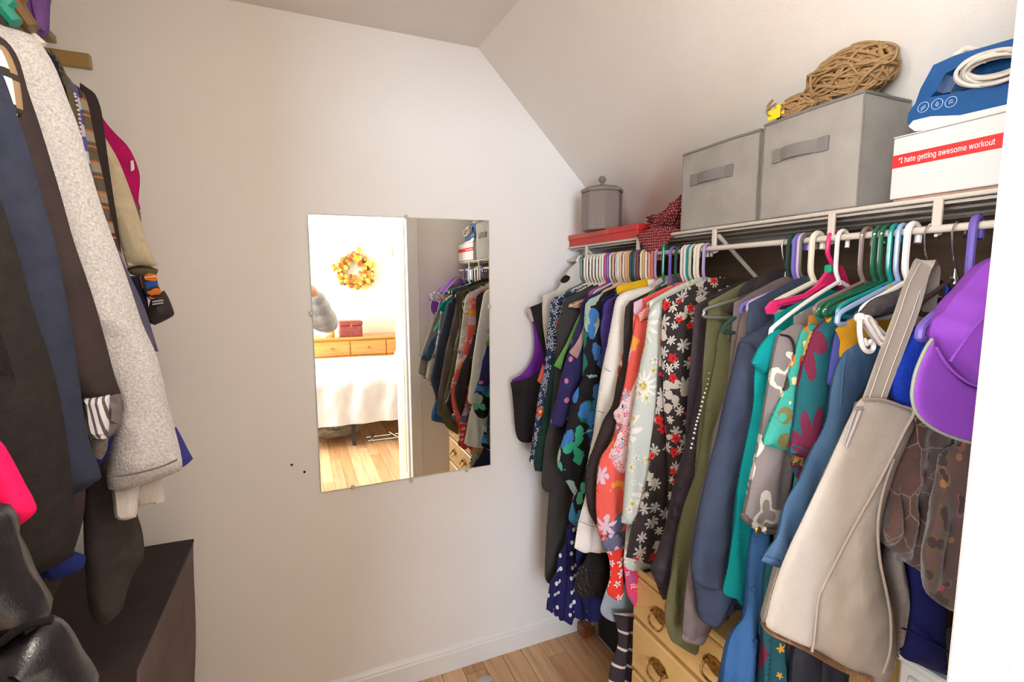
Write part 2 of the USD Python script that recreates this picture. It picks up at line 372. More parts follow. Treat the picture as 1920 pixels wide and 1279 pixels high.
for i, x in enumerate(xs):
    y = BY - r2.random() * .9; vis = -.9 < x < 1.5
    while y < D:
        L = r2.uniform(.7, 1.5) if vis else 3.0
        a, b = max(y, BY), min(y + L, D)
        if b - a > .02:
            usdkit.mesh(stage, numbered('/World/floor', 'plank'), box(x + .0007, x + pw - .0007, a + .0007, b - .0007, -.012, r2.uniform(-.0006, .0), .0012), oak[r2.randrange(5)])
        y += L
# door casing and jamb on the right, plain jamb on the left and above
struct('trim_1', [box(JR - .002, JR + .07, YF, YF + .014, 0, 2.06, .003)], trim_paint, label='white door casing inside the closet')
struct('trim_2', [box(JR - .003, JR + .02, YF - .125, YF + .001, 0, 2.06, .002), box(JR - .016, JR - .003, YF - .075, YF - .04, 0, 2.05, .002)], trim_paint, label='white door jamb with its stop at the edge of the picture')
struct('trim_3', [box(JL - .02, JL + .003, YF - .125, YF + .001, 0, 2.06, .002), box(JL - .07, JL + .002, YF, YF + .014, 0, 2.06, .003)], trim_paint, label='left door jamb')
struct('trim_4', [box(JL, JR, YF - .125, YF + .001, 2.04, 2.06, .002)], trim_paint, label='door head jamb')
# bifold door folded open into the bedroom
d1 = UsdGeom.Xform.Define(stage, '/World/door_1').GetPrim(); tag(d1, kind='structure')
def dpart(name, m, mat, smooth=30): return usdkit.mesh(stage, numbered('/World/door_1', name), to_tm(m), mat, smooth=smooth)
leafA = [box(JR + .002, JR + .032, -.23, YF - .13, .012, 2.03, .003)]
for z0, z1 in ((.18, .98), (1.12, 1.9)): leafA += [box(JR - .002, JR + .004, -.17, YF - .19, z0, z1, .002)]
dpart('door_leaf', leafA, cream_paint)
dpart('door_leaf', rotz(box(JR + .045, JR + .075, -.245, .14, .012, 2.03, .003), -10, (JR + .045, -.245, 0)), cream_paint)
for z in (.3, 1.06, 1.72):
    dpart('hinge', [tube([(JR + .026, -.245, z - .04), (JR + .026, -.245, z + .04)], .008, 10), box(JR - .001, JR + .034, -.2335, -.2305, z - .04, z + .04)], brass)
# bedroom shell behind the camera
struct('wall_bedroom_far', box(BX0, 2.3, BY - .1, BY, -.05, CZ), fabric('bedroom_paint', (232, 220, 196), (228, 216, 192), sc=3, rough=.8, bump=.05, bs=200, gain=1.0))
WY0, WY1, WZ0, WZ1 = -1.85, -.25, .75, 2.05
struct('wall_bedroom_left', [box(BX0 - .1, BX0, BY, WY0, -.05, CZ), box(BX0 - .1, BX0, WY1, YF - .12, -.05, CZ), box(BX0 - .1, BX0, WY0, WY1, -.05, WZ0), box(BX0 - .1, BX0, WY0, WY1, WZ1, CZ)], fabric('bedroom_paint', (240, 232, 214)))
struct('wall_bedroom_right', box(2.0, 2.1, BY, YF - .12, -.05, 1.2), fabric('bedroom_paint', (240, 232, 214)))
w1 = tag(UsdGeom.Xform.Define(stage, '/World/window_1').GetPrim(), kind='structure')
usdkit.mesh(stage, '/World/window_1/frame', to_tm([box(BX0 - .08, BX0 + .012, WY0 - .05, WY0 + .03, WZ0 - .05, WZ1 + .05), box(BX0 - .08, BX0 + .012, WY1 - .03, WY1 + .05, WZ0 - .05, WZ1 + .05), box(BX0 - .08, BX0 + .012, WY0, WY1, WZ0 - .05, WZ0 + .03), box(BX0 - .08, BX0 + .012, WY0, WY1, WZ1 - .03, WZ1 + .05), box(BX0 - .06, BX0 - .03, WY0, WY1, 1.38, 1.42), box(BX0 - .06, BX0 - .03, -1.07, -1.03, WZ0, WZ1)]), trim_paint)
g = Graph('window_glass'); t_ = g.add('transparent_bsdf'); gl = g.add('glossy_bsdf', roughness=0.0, color=(1., 1., 1.)); fr = g.add('fresnel', IOR=1.45)
mx = g.add('mix_closure', fac=Ref(fr + '.fac'), closure1=Ref(t_ + '.BSDF'), closure2=Ref(gl + '.BSDF'))
usdkit.mesh(stage, '/World/window_1/pane', box(BX0 - .05, BX0 - .045, WY0, WY1, WZ0, WZ1), g.finish(mx + '.closure'))

# ------------------------------------------------------------------ mirror, screws
t = Thing('wall_mirror', 'frameless rectangular mirror clipped to the white back wall', 'mirror')
g = Graph('mirror_glass'); gl = g.add('principled_bsdf', base_color=(.94, .94, .88), metallic=1.0, roughness=.0); mirror_mat = g.finish(gl + '.BSDF')
MX0, MX1, MZ0, MZ1 = .0430, .6525, .7930, 1.7118
mir = hull([at(px, py, Y=D - .0065) for px, py in ((577, 402), (916, 414), (919, 871.5), (602.5, 923))] + [at(px, py, Y=D - .001) for px, py in ((577, 402), (916, 414), (919, 871.5), (602.5, 923))])
pane = t.part('mirror_pane', mir, mirror_mat, smooth=False)
c4 = [at(px, py, Y=D - .004) for px, py in ((577, 402), (916, 414), (919, 871.5), (602.5, 923))]
t.part('mirror_edge', [tube([c4[i], c4[(i + 1) % 4]], .0026, 6) for i in range(4)], plain('mirror_edge_glass', (206, 204, 186), rough=.25))
for px, py in ((762, 407), (583, 588), (918, 575), (662, 914), (875, 882), (771, 900)):
    c = at(px, py, Y=D - .008)
    t.part('mirror_clip', [box(c[0] - .006, c[0] + .006, D - .011, D - .0005, c[2] - .008, c[2] + .008, .003), lathe([(0, -.001), (.003, -.001), (.003, .0015), (0, .002)], (c[0], D - .0115, c[2]), 10, 'y')], plain('clear_clip_plastic', (205, 198, 182), rough=.2))
t.done()
for i, (px, py) in enumerate(((547, 871), (571, 884))):
    c = at(px, py, Y=D)
    single('wall_screw', rot([lathe([(0, 0), (.0032, 0), (.004, .002), (.0032, .0035), (0, .004)], (c[0], D - .005, c[2]), 12, 'y'), tube([(c[0], D - .004, c[2]), (c[0], D + .012, c[2])], .002, 8)], 20 * i, [1, 0, 0], c), plain('dark_screw', (58, 54, 52), rough=.4, metal=.8),
           ['small dark screw in the wall left of the mirror, the higher of two', 'small dark screw in the wall left of the mirror, the lower of two'][i], 'screw')
# ------------------------------------------------------------------ bedroom seen in the mirror
def mat_wood(name, c, rot=(26., 1.6, 3.)):
    g = Graph(name); pos = Ref(g.add('geometry') + '.position')
    v = Ref(g.add('mapping', vector=pos, scale=rot) + '.vector')
    nz = Ref(g.add('noise_texture', vector=v, scale=1.5, detail=5.0, distortion=.6) + '.fac')
    cr = Ref(g.add('rgb_ramp', fac=nz, ramp=[(.3, A(tuple(x * .8 for x in c))), (.7, A(c))]) + '.color')
    p = g.add('principled_bsdf', base_color=cr, roughness=.35, coat_weight=.2); return g.finish(p + '.BSDF')
honey = mat_wood('honey_oak', (212, 140, 62), (2., 20., 20.))
t = Thing('bedroom_dresser', 'honey oak dresser against the bedroom wall, seen in the mirror', 'dresser')
dx0, dx1, dy0, dy1, dz = .12, 1.42, -3.18, -2.76, .86
t.part('body', box(dx0, dx1, dy0, dy1 - .02, .06, dz - .03, .004), honey)
t.part('top', box(dx0 - .02, dx1 + .02, dy0, dy1 + .015, dz - .03, dz, .008), honey)
t.part('base', box(dx0 + .02, dx1 - .02, dy0 + .02, dy1 - .05, 0, .06), honey)
for r in range(4):
    for c in range(3):
        x0 = dx0 + .02 + c * .425; z0 = .08 + r * .187
        k = t.part('drawer', box(x0, x0 + .41, dy1 - .022, dy1, z0, z0 + .175, .006), honey)
        t.part('knob', lathe([(0, 0), (.008, 0), (.007, .01), (.015, .018), (.012, .026), (0, .028)], (x0 + .205, dy1 - .001, z0 + .088), 12, 'y'), brass, under=k)
t.done()
maroon = plain('maroon_leather', (128, 52, 44), rough=.4, noise=.15, sc=30)
t = Thing('jewellery_box', 'dark red leather jewellery box on the oak dresser in the mirror', 'box')
jx = .58
b = t.part('body', box(jx - .13, jx + .13, -3.0, -2.82, dz + .001, dz + .13, .005), maroon)
t.part('lid', box(jx - .135, jx + .135, -3.005, -2.815, dz + .132, dz + .19, .01), maroon)
t.part('clasp', box(jx - .012, jx + .012, -2.816, -2.811, dz + .12, dz + .15, .001), brass)
t.done()
for i, (x, w, h) in enumerate(((.28, .07, .05), (.36, .05, .09), (.43, .045, .06))):
    t = Thing('trinket', ['low cream trinket dish on the dresser, farthest from the red box in the mirror', 'slim amber glass bottle on the dresser in the mirror', 'small cream jar on the dresser beside the red box'][i], 'ornament')
    col = [(232, 214, 176), (196, 120, 40), (226, 200, 160)][i]
    t.part('body', lathe([(0, 0), (w * .5, 0), (w * .62, h * .4), (w * .5, h * .8), (w * .3, h), (0, h)], (x, -2.86, dz + .001), 18), plain(f'trinket_{i}', col, rough=.25))
    t.part('stopper', lathe([(0, 0), (w * .22, 0), (w * .28, h * .1), (w * .1, h * .25), (0, h * .28)], (x, -2.86, dz + .001 + h), 14), plain(f'trinket_top_{i}', tuple(v * .8 for v in col), rough=.3))
    t.done()
# wreath of autumn leaves
t = Thing('autumn_wreath', 'round wreath of yellow, orange and brown autumn leaves on the bedroom wall', 'wreath')
wc = np.array([.675, BY + .035, 1.665]); r3 = random.Random(11)
ring = [wc + [.17 * math.cos(a), 0, .17 * math.sin(a)] for a in np.arange(24) * 2 * math.pi / 24]
t.part('ring', tube(ring, .03, 8, closed=True), plain('twig', (120, 82, 48), rough=.9, noise=.3, sc=80))
leafm = [plain(f'autumn_leaf_{i}', c, rough=.7, noise=.15, sc=60) for i, c in enumerate(((230, 178, 40), (214, 130, 36), (168, 84, 34), (238, 200, 84), (150, 110, 50)))]
for k in range(190):
    a = r3.random() * 6.283; rr = .17 + r3.gauss(0, .042); L = r3.uniform(.045, .08); w = L * .36
    c = wc + [rr * math.cos(a), .02 + r3.random() * .045, rr * math.sin(a)]
    th = a + r3.uniform(-1.2, 1.2); u = np.array([math.cos(th), r3.uniform(-.1, .5), math.sin(th)]); u /= np.linalg.norm(u)
    v = np.cross(u, [0, 1, 0]); v /= np.linalg.norm(v); n = np.cross(u, v)
    P = [c - u * L / 2, c - u * L * .15 + v * w, c + u * L * .25 + v * w * .8, c + u * L / 2, c + u * L * .25 - v * w * .8, c - u * L * .15 - v * w, c + n * .006, c - n * .002]
    t.part('leaf', trimesh.Trimesh(P, [(i, (i + 1) % 6, 6) for i in range(6)] + [((i + 1) % 6, i, 7) for i in range(6)], process=False), leafm[r3.randrange(5)], smooth=False)
t.done()
# bed
linen = fabric('white_bedspread', (240, 240, 240), (228, 228, 230), sc=14, rough=.9, bump=.4, bs=240, sheen=.1)
t = Thing('bed', 'double bed under a white quilted bedspread, seen in the mirror', 'bed')
bx0, bx1, by0, by1 = -.6, 1.42, -2.66, -1.20
t.part('mattress', box(bx0, bx1, by0, by1, .34, .60, .04), linen)
def spread():
    nx, ny = 70, 60; us = np.linspace(0, 1, nx); X = np.linspace(bx0 - .03, bx1 - .3, nx); prof = []
    ys = np.concatenate([np.full(14, by1 + .035), np.linspace(by1 + .01, by0 - .01, 30), np.full(14, by0 - .035)])
    zs = np.concatenate([np.linspace(.235, .60, 14), np.full(30, .635), np.linspace(.60, .235, 14)])
    XX, YY = np.meshgrid(X, ys, indexing='ij'); ZZ = np.broadcast_to(zs, XX.shape).copy()
    q = meshkit.fbm(np.stack([XX * 6, YY * 6, ZZ * 3], -1), 3, 4) - .5
    ZZ = ZZ + q * .03 * (ZZ > .5); YY = YY + (np.sin(XX * 26 + q * 5) * .012 + q * .03) * (ZZ < .6) * np.sign(YY - (by0 + by1) / 2)
    n, m = XX.shape; V = np.stack([XX, YY, ZZ], -1).reshape(-1, 3); i, j = np.meshgrid(np.arange(n - 1), np.arange(m - 1), indexing='ij'); a = (i * m + j).ravel()
    Fq = np.stack([a, a + 1, a + m + 1, a + m], 1); Ft = np.vstack([Fq[:, [0, 1, 2]], Fq[:, [0, 2, 3]]])
    V2 = np.vstack([V, V + [0, 0, -.008]]); return trimesh.Trimesh(V2, np.vstack([Ft, Ft[:, ::-1] + len(V)]), process=False)
t.part('bedspread', spread(), linen)
iron_m = plain('bed_frame_metal', (62, 58, 56), rough=.5, metal=.5)
t.part('frame', [box(bx0, bx1, by1 - .05, by1 - .01, .27, .335), box(bx0, bx1, by0 + .01, by0 + .05, .27, .335), box(bx1 - .04, bx1, by0, by1, .27, .335), box(bx0, bx0 + .04, by0, by1, .27, .335)], iron_m)
for x in (bx0 + .05, .42, bx1 - .05):
    for y in (by1 - .06, by0 + .06):
        k = t.part('leg', box(x - .018, x + .018, y - .018, y + .018, .03, .27), iron_m); t.part('caster', lathe([(0, -.015), (.018, -.015), (.02, 0), (.018, .015), (0, .015)], (x, y, .02), 14, 'x'), iron_m, under=k)
t.done()
def pillow(name, label, c, sx_, sy_, sz_, tilt, mat):
    m = trimesh.creation.icosphere(4); v = m.vertices; s = np.sign(v); e = .45
    v = np.stack([s[:, 0] * np.abs(v[:, 0]) ** e * sx_, s[:, 1] * np.abs(v[:, 1]) ** e * sy_, s[:, 2] * np.abs(v[:, 2]) ** .8 * sz_ * (1 - .5 * np.maximum(np.abs(v[:, 0]), np.abs(v[:, 1])) ** 4)], -1)
    m.vertices = v + c; m = rot(m, tilt, [0, 1, 0], c)
    t = Thing(name, label, 'pillow'); k = t.part('cover', m, mat); b = m.vertices
    t.part('piping', rot(tube(np.array(c) + np.stack([np.sign(np.cos(A_)) * np.abs(np.cos(A_)) ** .45 * sx_ * 1.0, np.sign(np.sin(A_)) * np.abs(np.sin(A_)) ** .45 * sy_ * 1.0, 0 * A_], -1), .004, 6, closed=True), tilt, [0, 1, 0], c), mat); t.done()
A_ = np.arange(64) * 2 * np.pi / 64
pillow('bed_pillow', 'white pillow at the head of the bed, seen in the mirror', [1.08, -1.62, .80], .20, .32, .10, -38, linen)
t = Thing('storage_bag', 'clear plastic storage bag under the bed, seen in the mirror', 'bag')
m = trimesh.creation.icosphere(4); q = meshkit.fbm(m.vertices * 4, 3, 5) - .5; m.vertices = m.vertices * (1 + q[:, None] * .35) * [.24, .16, .10] + [.28, -1.55, .115]
t.part('body', m, plain('bag_plastic', (150, 140, 128), rough=.25, noise=.2, sc=14)); t.part('knot', tube([(.28, -1.40, .15), (.285, -1.385, .165), (.29, -1.375, .19)], [.02, .008, .02], 10), plain('bag_plastic', (0, 0, 0))); t.done()
single('folded_luggage_rack', [tube([(.55, -1.3, .012), (.86, -1.3, .012)], .01, 8), tube([(.55, -1.42, .012), (.86, -1.42, .012)], .01, 8), tube([(.58, -1.27, .03), (.62, -1.45, .03)], .01, 8), tube([(.82, -1.27, .03), (.78, -1.45, .03)], .01, 8)], steel, 'chrome tube rack lying on the floor under the bed in the mirror', 'rack')
# ------------------------------------------------------------------ wire shelf with its hanging rod
white_wire = plain('white_vinyl_wire', (208, 199, 187), rough=.4)
RX, RZ, SZ = .985, 1.578, 1.628
t = Thing('wire_shelf', 'white wire closet shelf with hanging rod and diagonal wall braces', 'shelf')
ya, yb = .30, 1.735
t.part('front_rail', [tube([(RX, ya, SZ), (RX, yb, SZ)], .0042, 8), tube([(RX + .012, ya, SZ - .007), (RX + .012, yb, SZ - .007)], .003, 6)], white_wire)
t.part('back_rail', tube([(1.30, ya, SZ), (1.30, yb, SZ)], .004, 8), white_wire)
t.part('middle_rail', [tube([(x, ya, SZ - .006), (x, yb, SZ - .006)], .003, 6) for x in (1.09, 1.20)], white_wire)
wires = [tube([(1.305, y, SZ + .002), (1.15, y, SZ + .002), (RX - .002, y, SZ + .002)], .0016, 5) for y in np.arange(ya + .01, yb, .0135)]
t.part('cross_wire', wires, white_wire, kind='stuff')
t.part('hanging_rod', tube([(RX, ya, RZ), (RX, yb, RZ)], .0066, 12), white_wire)
for y in (.50, .68, .985, 1.296, 1.60):
    t.part('rod_hook', [box(RX - .004, RX + .004, y - .007, y + .007, RZ + .004, SZ - .001, .002), tube([(RX - .002, y, RZ + .012), (RX + .012, y, RZ + .004), (RX + .012, y, RZ - .008), (RX, y, RZ - .0105)], .003, 6)], white_wire)
for y in (.978, 1.60):
    t.part('brace', [tube([(RX + .006, y, SZ - .018), (1.335, y, 1.35)], .0055, 8), box(1.328, 1.34, y - .012, y + .012, 1.31, 1.37, .003)], white_wire)
t.done()

# ------------------------------------------------------------------ things on the shelf
bin_mat = fabric('grey_bin_fabric', (172, 167, 160), (158, 153, 147), sc=18, rough=.95, bump=.5, bs=420, gain=.95)
seam_mat = fabric('grey_bin_seam', (150, 146, 142), (140, 136, 132), sc=40, bump=.3)
def fabric_bin(y0, y1, ztop, label, seed, bulge):
    t = Thing('fabric_bin', label, 'storage bin'); n = 14; z0 = SZ + .006; x0 = RX
    def P(a, b, c):                        # a depth, b width, c height, all 0..1
        z = z0 + c * (ztop - z0); y = y1 + b * (y0 - y1); xb = min(1.26, slope_x(z, y) - .012); xx = x0 + a * (xb - x0)
        s = (meshkit.noise(np.array([a * 3, b * 3, c * 3 + seed])) - .5) * .006
        return np.array([xx - (bulge * math.sin(math.pi * b) * math.sin(math.pi * c)) * (1 - a) + s, y + (b - .5) * 2 * 0 + s * .5, z])
    V, Fc = [], []
    def face(fn):
        o = len(V)
        for i in range(n + 1):
            for j in range(n + 1): V.append(fn(i / n, j / n))
        for i in range(n):
            for j in range(n):
                k = o + i * (n + 1) + j; Fc.append((k, k + 1, k + n + 2)); Fc.append((k, k + n + 2, k + n + 1))
    face(lambda s, r: P(0, s, r)); face(lambda s, r: P(1, r, s)); face(lambda s, r: P(r, 0, s)); face(lambda s, r: P(s, 1, r)); face(lambda s, r: P(s, r, 0))
    def inner(a, b, c): return P(.06 + .88 * a, .04 + .92 * b, c)
    face(lambda s, r: inner(r, s, .93))
    m = trimesh.Trimesh(V, Fc); m.merge_vertices(digits_vertex=6); m.fix_normals(); b = t.part('body', m, bin_mat)
    rim = [P(0, s, 1) for s in np.linspace(0, 1, 10)] + [P(a, 1, 1) for a in np.linspace(.1, 1, 6)] + [P(1, s, 1) for s in np.linspace(.9, 0, 9)] + [P(a, 0, 1) for a in np.linspace(.9, .1, 6)]
    t.part('rim', tube(rim, .0035, 8, closed=True), seam_mat)
    for bb in (0, 1):
        t.part('corner_seam', tube([P(0, bb, c) for c in np.linspace(0, 1, 10)], .0018, 6), seam_mat)
    t.part('bottom_seam', tube([P(0, s, 0) for s in np.linspace(0, 1, 10)], .0018, 6), seam_mat)
    hs = []
    for s in np.linspace(.16, .70, 13):
        p = P(0, s, .63); bow = .012 * math.sin(math.pi * min(1, max(0, (s - .22) / .42))) + .002
        hs.append(p - [bow, 0, 0])
    hw = .013; hv, hf = [], []
    for p in hs: hv += [p + [0, 0, hw], p - [0, 0, hw], p + [.0018, 0, hw], p + [.0018, 0, -hw]]
    for i in range(len(hs) - 1):
        k = 4 * i; q = k + 4
        for a_, b_ in ((0, 1), (3, 2), (2, 0), (1, 3)): hf += [(k + a_, k + b_, q + b_), (k + a_, q + b_, q + a_)]
    hf += [(0, 2, 1), (1, 2, 3)]; e = 4 * (len(hs) - 1); hf += [(e, e + 1, e + 2), (e + 1, e + 3, e + 2)]
    k = t.part('handle', trimesh.Trimesh(hv, hf), seam_mat)
    for s in (.19, .67):
        p = P(0, s, .63); t.part('stitched_patch', box(p[0] - .0045, p[0] + .002, p[1] - .012, p[1] + .012, p[2] - .0145, p[2] + .0145, .001), seam_mat, under=k)
    t.done()
fabric_bin(.862, 1.108, 1.836, 'smaller looking grey fabric bin with strap handle, left of the two', 3, .004)
fabric_bin(.634, .850, 1.842, 'grey fabric bin with strap handle under the bundle of rope', 8, .006)

# white carton with a printed red band
box_white = plain('white_carton', (216, 211, 209), rough=.55)
band = plain('red_print', (208, 46, 46), rough=.5)
t = Thing('carton', 'white cardboard carton with a red slogan band on the shelf', 'box')
y1_ = .577; cx0 = RX
b = t.part('body', box(cx0, 1.215, .28, y1_, SZ + .009, 1.742, .0015), box_white)
t.part('lid_flap', box(cx0 - .001, 1.21, .28, y1_ + .0006, 1.7425, 1.7445, .0006), box_white)
t.part('cardboard_base', box(cx0 + .004, 1.25, .275, y1_ - .004, SZ + .0038, SZ + .0085, .001), plain('cardboard', (176, 140, 118), rough=.9, noise=.1, sc=40))
k = t.part('red_band', box(cx0 - .0006, cx0 + .001, .281, y1_ - .0005, 1.6905, 1.7125), band)
tm = meshkit.text_mesh('\u201cI hate getting awesome workout', .0092, .0005, bold=False)
tm.apply_transform(np.array([[0, 0, -1, 0], [-1, 0, 0, 0], [0, 1, 0, 0], [0, 0, 0, 1.]])); w = np.ptp(tm.vertices[:, 1])
tv = tm.vertices; tv[:, 1] *= .133 / w; tm.vertices = tv - [tv[:, 0].max(), tv[:, 1].max(), 0] + [cx0 - .0006, .566, 1.6975]
t.part('lettering', tm, plain('white_print', (250, 244, 240), rough=.5), smooth=False, under=k)
t.done()

# steam iron lying on the carton
blue = plain('blue_iron_plastic', (34, 86, 144), rough=.25, coat=.3, noise=.06, sc=20); deep = plain('deep_blue_tank', (20, 64, 108), rough=.12, coat=.6)
whitep = plain('white_plastic', (222, 215, 211), rough=.4); cordm = plain('white_cord', (206, 198, 188), rough=.5)
t = Thing('steam_iron', 'blue steam iron with a bundled white cord lying on the carton', 'iron')
def prof(pts, X, th, taper=.0, grid=.0):
    q = [at(px, py, X=X)[1:] for px, py in pts]
    m = trimesh.creation.extrude_polygon(Polygon(q).buffer(.004).buffer(-.004), th, engine='earcut')
    v = m.vertices; m.vertices = np.stack([X + v[:, 2], v[:, 0], v[:, 1]], -1); m.fix_normals(); return m
IX = 1.0
t.part('soleplate', prof([(1703, 237), (1712, 226), (1745, 218), (1800, 216), (1990, 172), (1990, 190), (1800, 232), (1740, 244), (1715, 246)], IX - .004, .082), whitep)
t.part('tank', prof([(1700, 232), (1703, 212), (1716, 194), (1735, 184), (1800, 172), (1990, 128), (1990, 178), (1800, 217), (1740, 222), (1712, 234)], IX, .074), blue)
t.part('handle', prof([(1716, 194), (1726, 166), (1750, 122), (1790, 104), (1900, 72), (1990, 52), (1990, 76), (1900, 96), (1806, 121), (1772, 138), (1754, 172), (1740, 186)], IX + .01, .05), blue)
t.part('water_window', prof([(1748, 178), (1774, 144), (1806, 126), (1900, 101), (1990, 80), (1990, 128), (1800, 170)], IX + .03, .012), deep)
for i, (px, py) in enumerate(((1731, 201), (1757, 195), (1783, 191))):
    c = at(px, py, X=IX - .0006); r = .0082
    ring_ = [c + [0, r * math.cos(a), r * math.sin(a)] for a in np.arange(20) * 2 * math.pi / 20]
    marks = [[(-.4, -.2), (0, .1), (.4, .3)], [(0, -.45), (-.25, -.1), (0, .45), (.25, -.1), (0, -.45)], [(-.35, .15), (0, .35), (.35, .15)]][i]
    ms = [tube([c + [0, -a * r, b * r] for a, b in marks], .0006, 5)]
    if i != 1: ms.append(tube([c + [0, -a * r, (b - .4) * r] for a, b in marks], .0006, 5))
    t.part('printed_icon', [tube(ring_, .0005, 5, closed=True)] + ms, plain('icon_print', (190, 206, 220), rough=.5))
r4 = random.Random(5); co = []
for k in range(9):
    a0 = r4.uniform(-.15, .15); cxp, cyp = 1858 + r4.uniform(-12, 14), 124 + r4.uniform(-6, 6); loop = []
    for a in np.arange(16) * 2 * np.pi / 16:
        ex, ey = 58 + r4.uniform(-1, 1) + k * 1.2, 18 + k * 1.5
        px = cxp + ex * math.cos(a) * math.cos(-.25) - ey * math.sin(a) * math.sin(-.25); py = cyp + ex * math.cos(a) * math.sin(-.25) + ey * math.sin(a) * math.cos(-.25)
        loop.append(at(px, py, X=IX + .001 - .009 * math.sin(a * 2 + k) - .0022 * k + .006))
    co.append(tube(spline(loop, 4, True), .0029, 7, closed=True))
t.part('cord', co, cordm)
t.part('plug', [tube([at(1786, 118, X=1.02), at(1797, 100, X=1.02), at(1812, 90, X=1.02), at(1828, 92, X=1.02)], [.008, .0075, .006, .0035], 10), tube(spline([at(1826, 91, X=1.02), at(1842, 93, X=1.015), at(1850, 104, X=1.01), at(1846, 116, X=1.0)], 6), .0029, 7)], cordm)
t.done()

# jute rope bundle
jute = fabric('jute', (214, 176, 128), (166, 128, 84), sc=180, rough=.95, bump=.6, bs=1500, mix=.8)
t = Thing('rope_bundle', 'tangled bundle of tan jute rope on top of a grey bin', 'rope'); r5 = random.Random(21); st = []
def lump(c, rad, n, tw, step=5):
    for k in range(n):
        ax = np.array([r5.gauss(0, 1), r5.gauss(0, .5), r5.gauss(0, 1)]); ax /= np.linalg.norm(ax)
        u = np.cross(ax, [.3, 1, .2]); u /= np.linalg.norm(u); v = np.cross(ax, u); pts = []
        ph, s = r5.random() * 6.28, r5.uniform(.6, 1.0)
        for a in np.arange(12) * 2 * np.pi / 12:
            q = (u * math.cos(a) + v * math.sin(a)) * s + ax * r5.uniform(-.3, .3)
            pts.append(np.array(c) + q * rad * (1 + r5.uniform(-.12, .12)))
        p_ = spline(pts, step, True); p_[:, 2] = np.maximum(p_[:, 2], c[2] - rad[2] * .95)
        st.append(tube(p_, r5.uniform(.0022, .0031), 6, closed=True))
lump([1.02, .690, 1.893], np.array([.047, .083, .054]), 60, 0); lump([1.005, .785, 1.862], np.array([.03, .05, .026]), 22, 0)
t.part('coil', st, jute)
t.part('loose_end', [tube(spline([(.99, .80, 1.868), (.985, .83, 1.866), (.985, .845, 1.88), at(1449, 188, X=.985)], 8), .0026, 6), tube(spline([(.99, .79, 1.858), (.98, .83, 1.855), (.98, .842, 1.872), at(1455, 195, X=.98)], 8), .0026, 6)], jute)
t.part('tag', [box(.978, .981, .808, .838, 1.846, 1.868, .001), box(.982, .984, .800, .822, 1.852, 1.876, .001)], plain('yellow_tag', (232, 220, 40), rough=.6), label='bright yellow paper tag at the loose end')
t.done()

# octagonal canister on the red box
pewter = fabric('pewter_canister', (158, 144, 136), (140, 127, 119), sc=160, rough=.55, bump=.5, bs=500, spec=.5)
redm = plain('red_carton', (206, 50, 44), rough=.45, noise=.05, sc=10)
t = Thing('flat_box', 'flat red box at the far end of the shelf', 'box')
t.part('base', box(RX + .003, 1.268, 1.303, 1.732, SZ + .004, 1.664, .0015), redm)
t.part('lid', box(RX, 1.270, 1.30, 1.735, 1.657, 1.676, .0015), redm)
t.part('pale_reflection', box(RX - .0008, RX + .001, 1.46, 1.733, 1.659, 1.6745), plain('reflection_red', (208, 92, 76), rough=.5), label='faded paler red end of the lid')  # reflection on the lid painted as a paler red strip
t.done()
t = Thing('canister', 'grey octagonal lidded canister standing on the flat red box', 'canister'); cc = (1.012, 1.545, 1.6775)
b = t.part('body', lathe([(0, 0), (.070, 0), (.072, .003), (.072, .128), (.070, .131), (0, .131)], cc, 8, phase=.35), pewter, smooth=20)
l = t.part('lid', lathe([(.073, .131), (.075, .133), (.075, .141), (.06, .149), (.02, .158), (0, .158)], cc, 8, phase=.35), pewter, smooth=20)
t.part('knob', lathe([(0, .157), (.008, .158), (.006, .166), (.013, .174), (.014, .180), (.008, .188), (0, .19)], cc, 16), pewter, under=l)
t.done()
scarfm = prints('red_dotted_scarf', (138, 44, 48), [dict(k='dot', cell=.008, r=.0016, cols=[(226, 196, 190)], rand=.3)], base2=(118, 34, 40))
t = Thing('scarf', 'crumpled dark red scarf with pale dots beside the grey bins', 'scarf')
m = trimesh.creation.icosphere(5); v = m.vertices; q = meshkit.fbm(v * 2.4, 4, 9) - .5; v = v * (1 + q[:, None] * 1.1)
v = v * [.05, .085, .035] + [1.035, 1.20, 1.672]; v[:, 2] += np.clip(1.20 - v[:, 1], 0, .1) * .75; v[:, 2] = np.maximum(v[:, 2], SZ + .005); v[:, 1] = np.maximum(v[:, 1], 1.113); m.vertices = v
t.part('crumpled_body', m, scarfm)
t.part('hanging_corner', cloth([(1192, 440), (1235, 425), (1290, 432), (1262, 445), (1250, 458), (1232, 474), (1222, 480), (1205, 462)], 1.22, yaw=-78, T=.007, R=.015, fold=.004, lam=.03, seed=3, h=.006, xr=.972), scarfm)
t.part('fringe', [tube(spline([at(1210 + i * 6, 462 + (i % 3) * 4, X=.972), at(1211 + i * 6, 474, X=.970), at(1209 + i * 6, 483 + (i % 2) * 4, X=.971)], 4), .0012, 5) for i in range(4)], scarfm)
t.done()

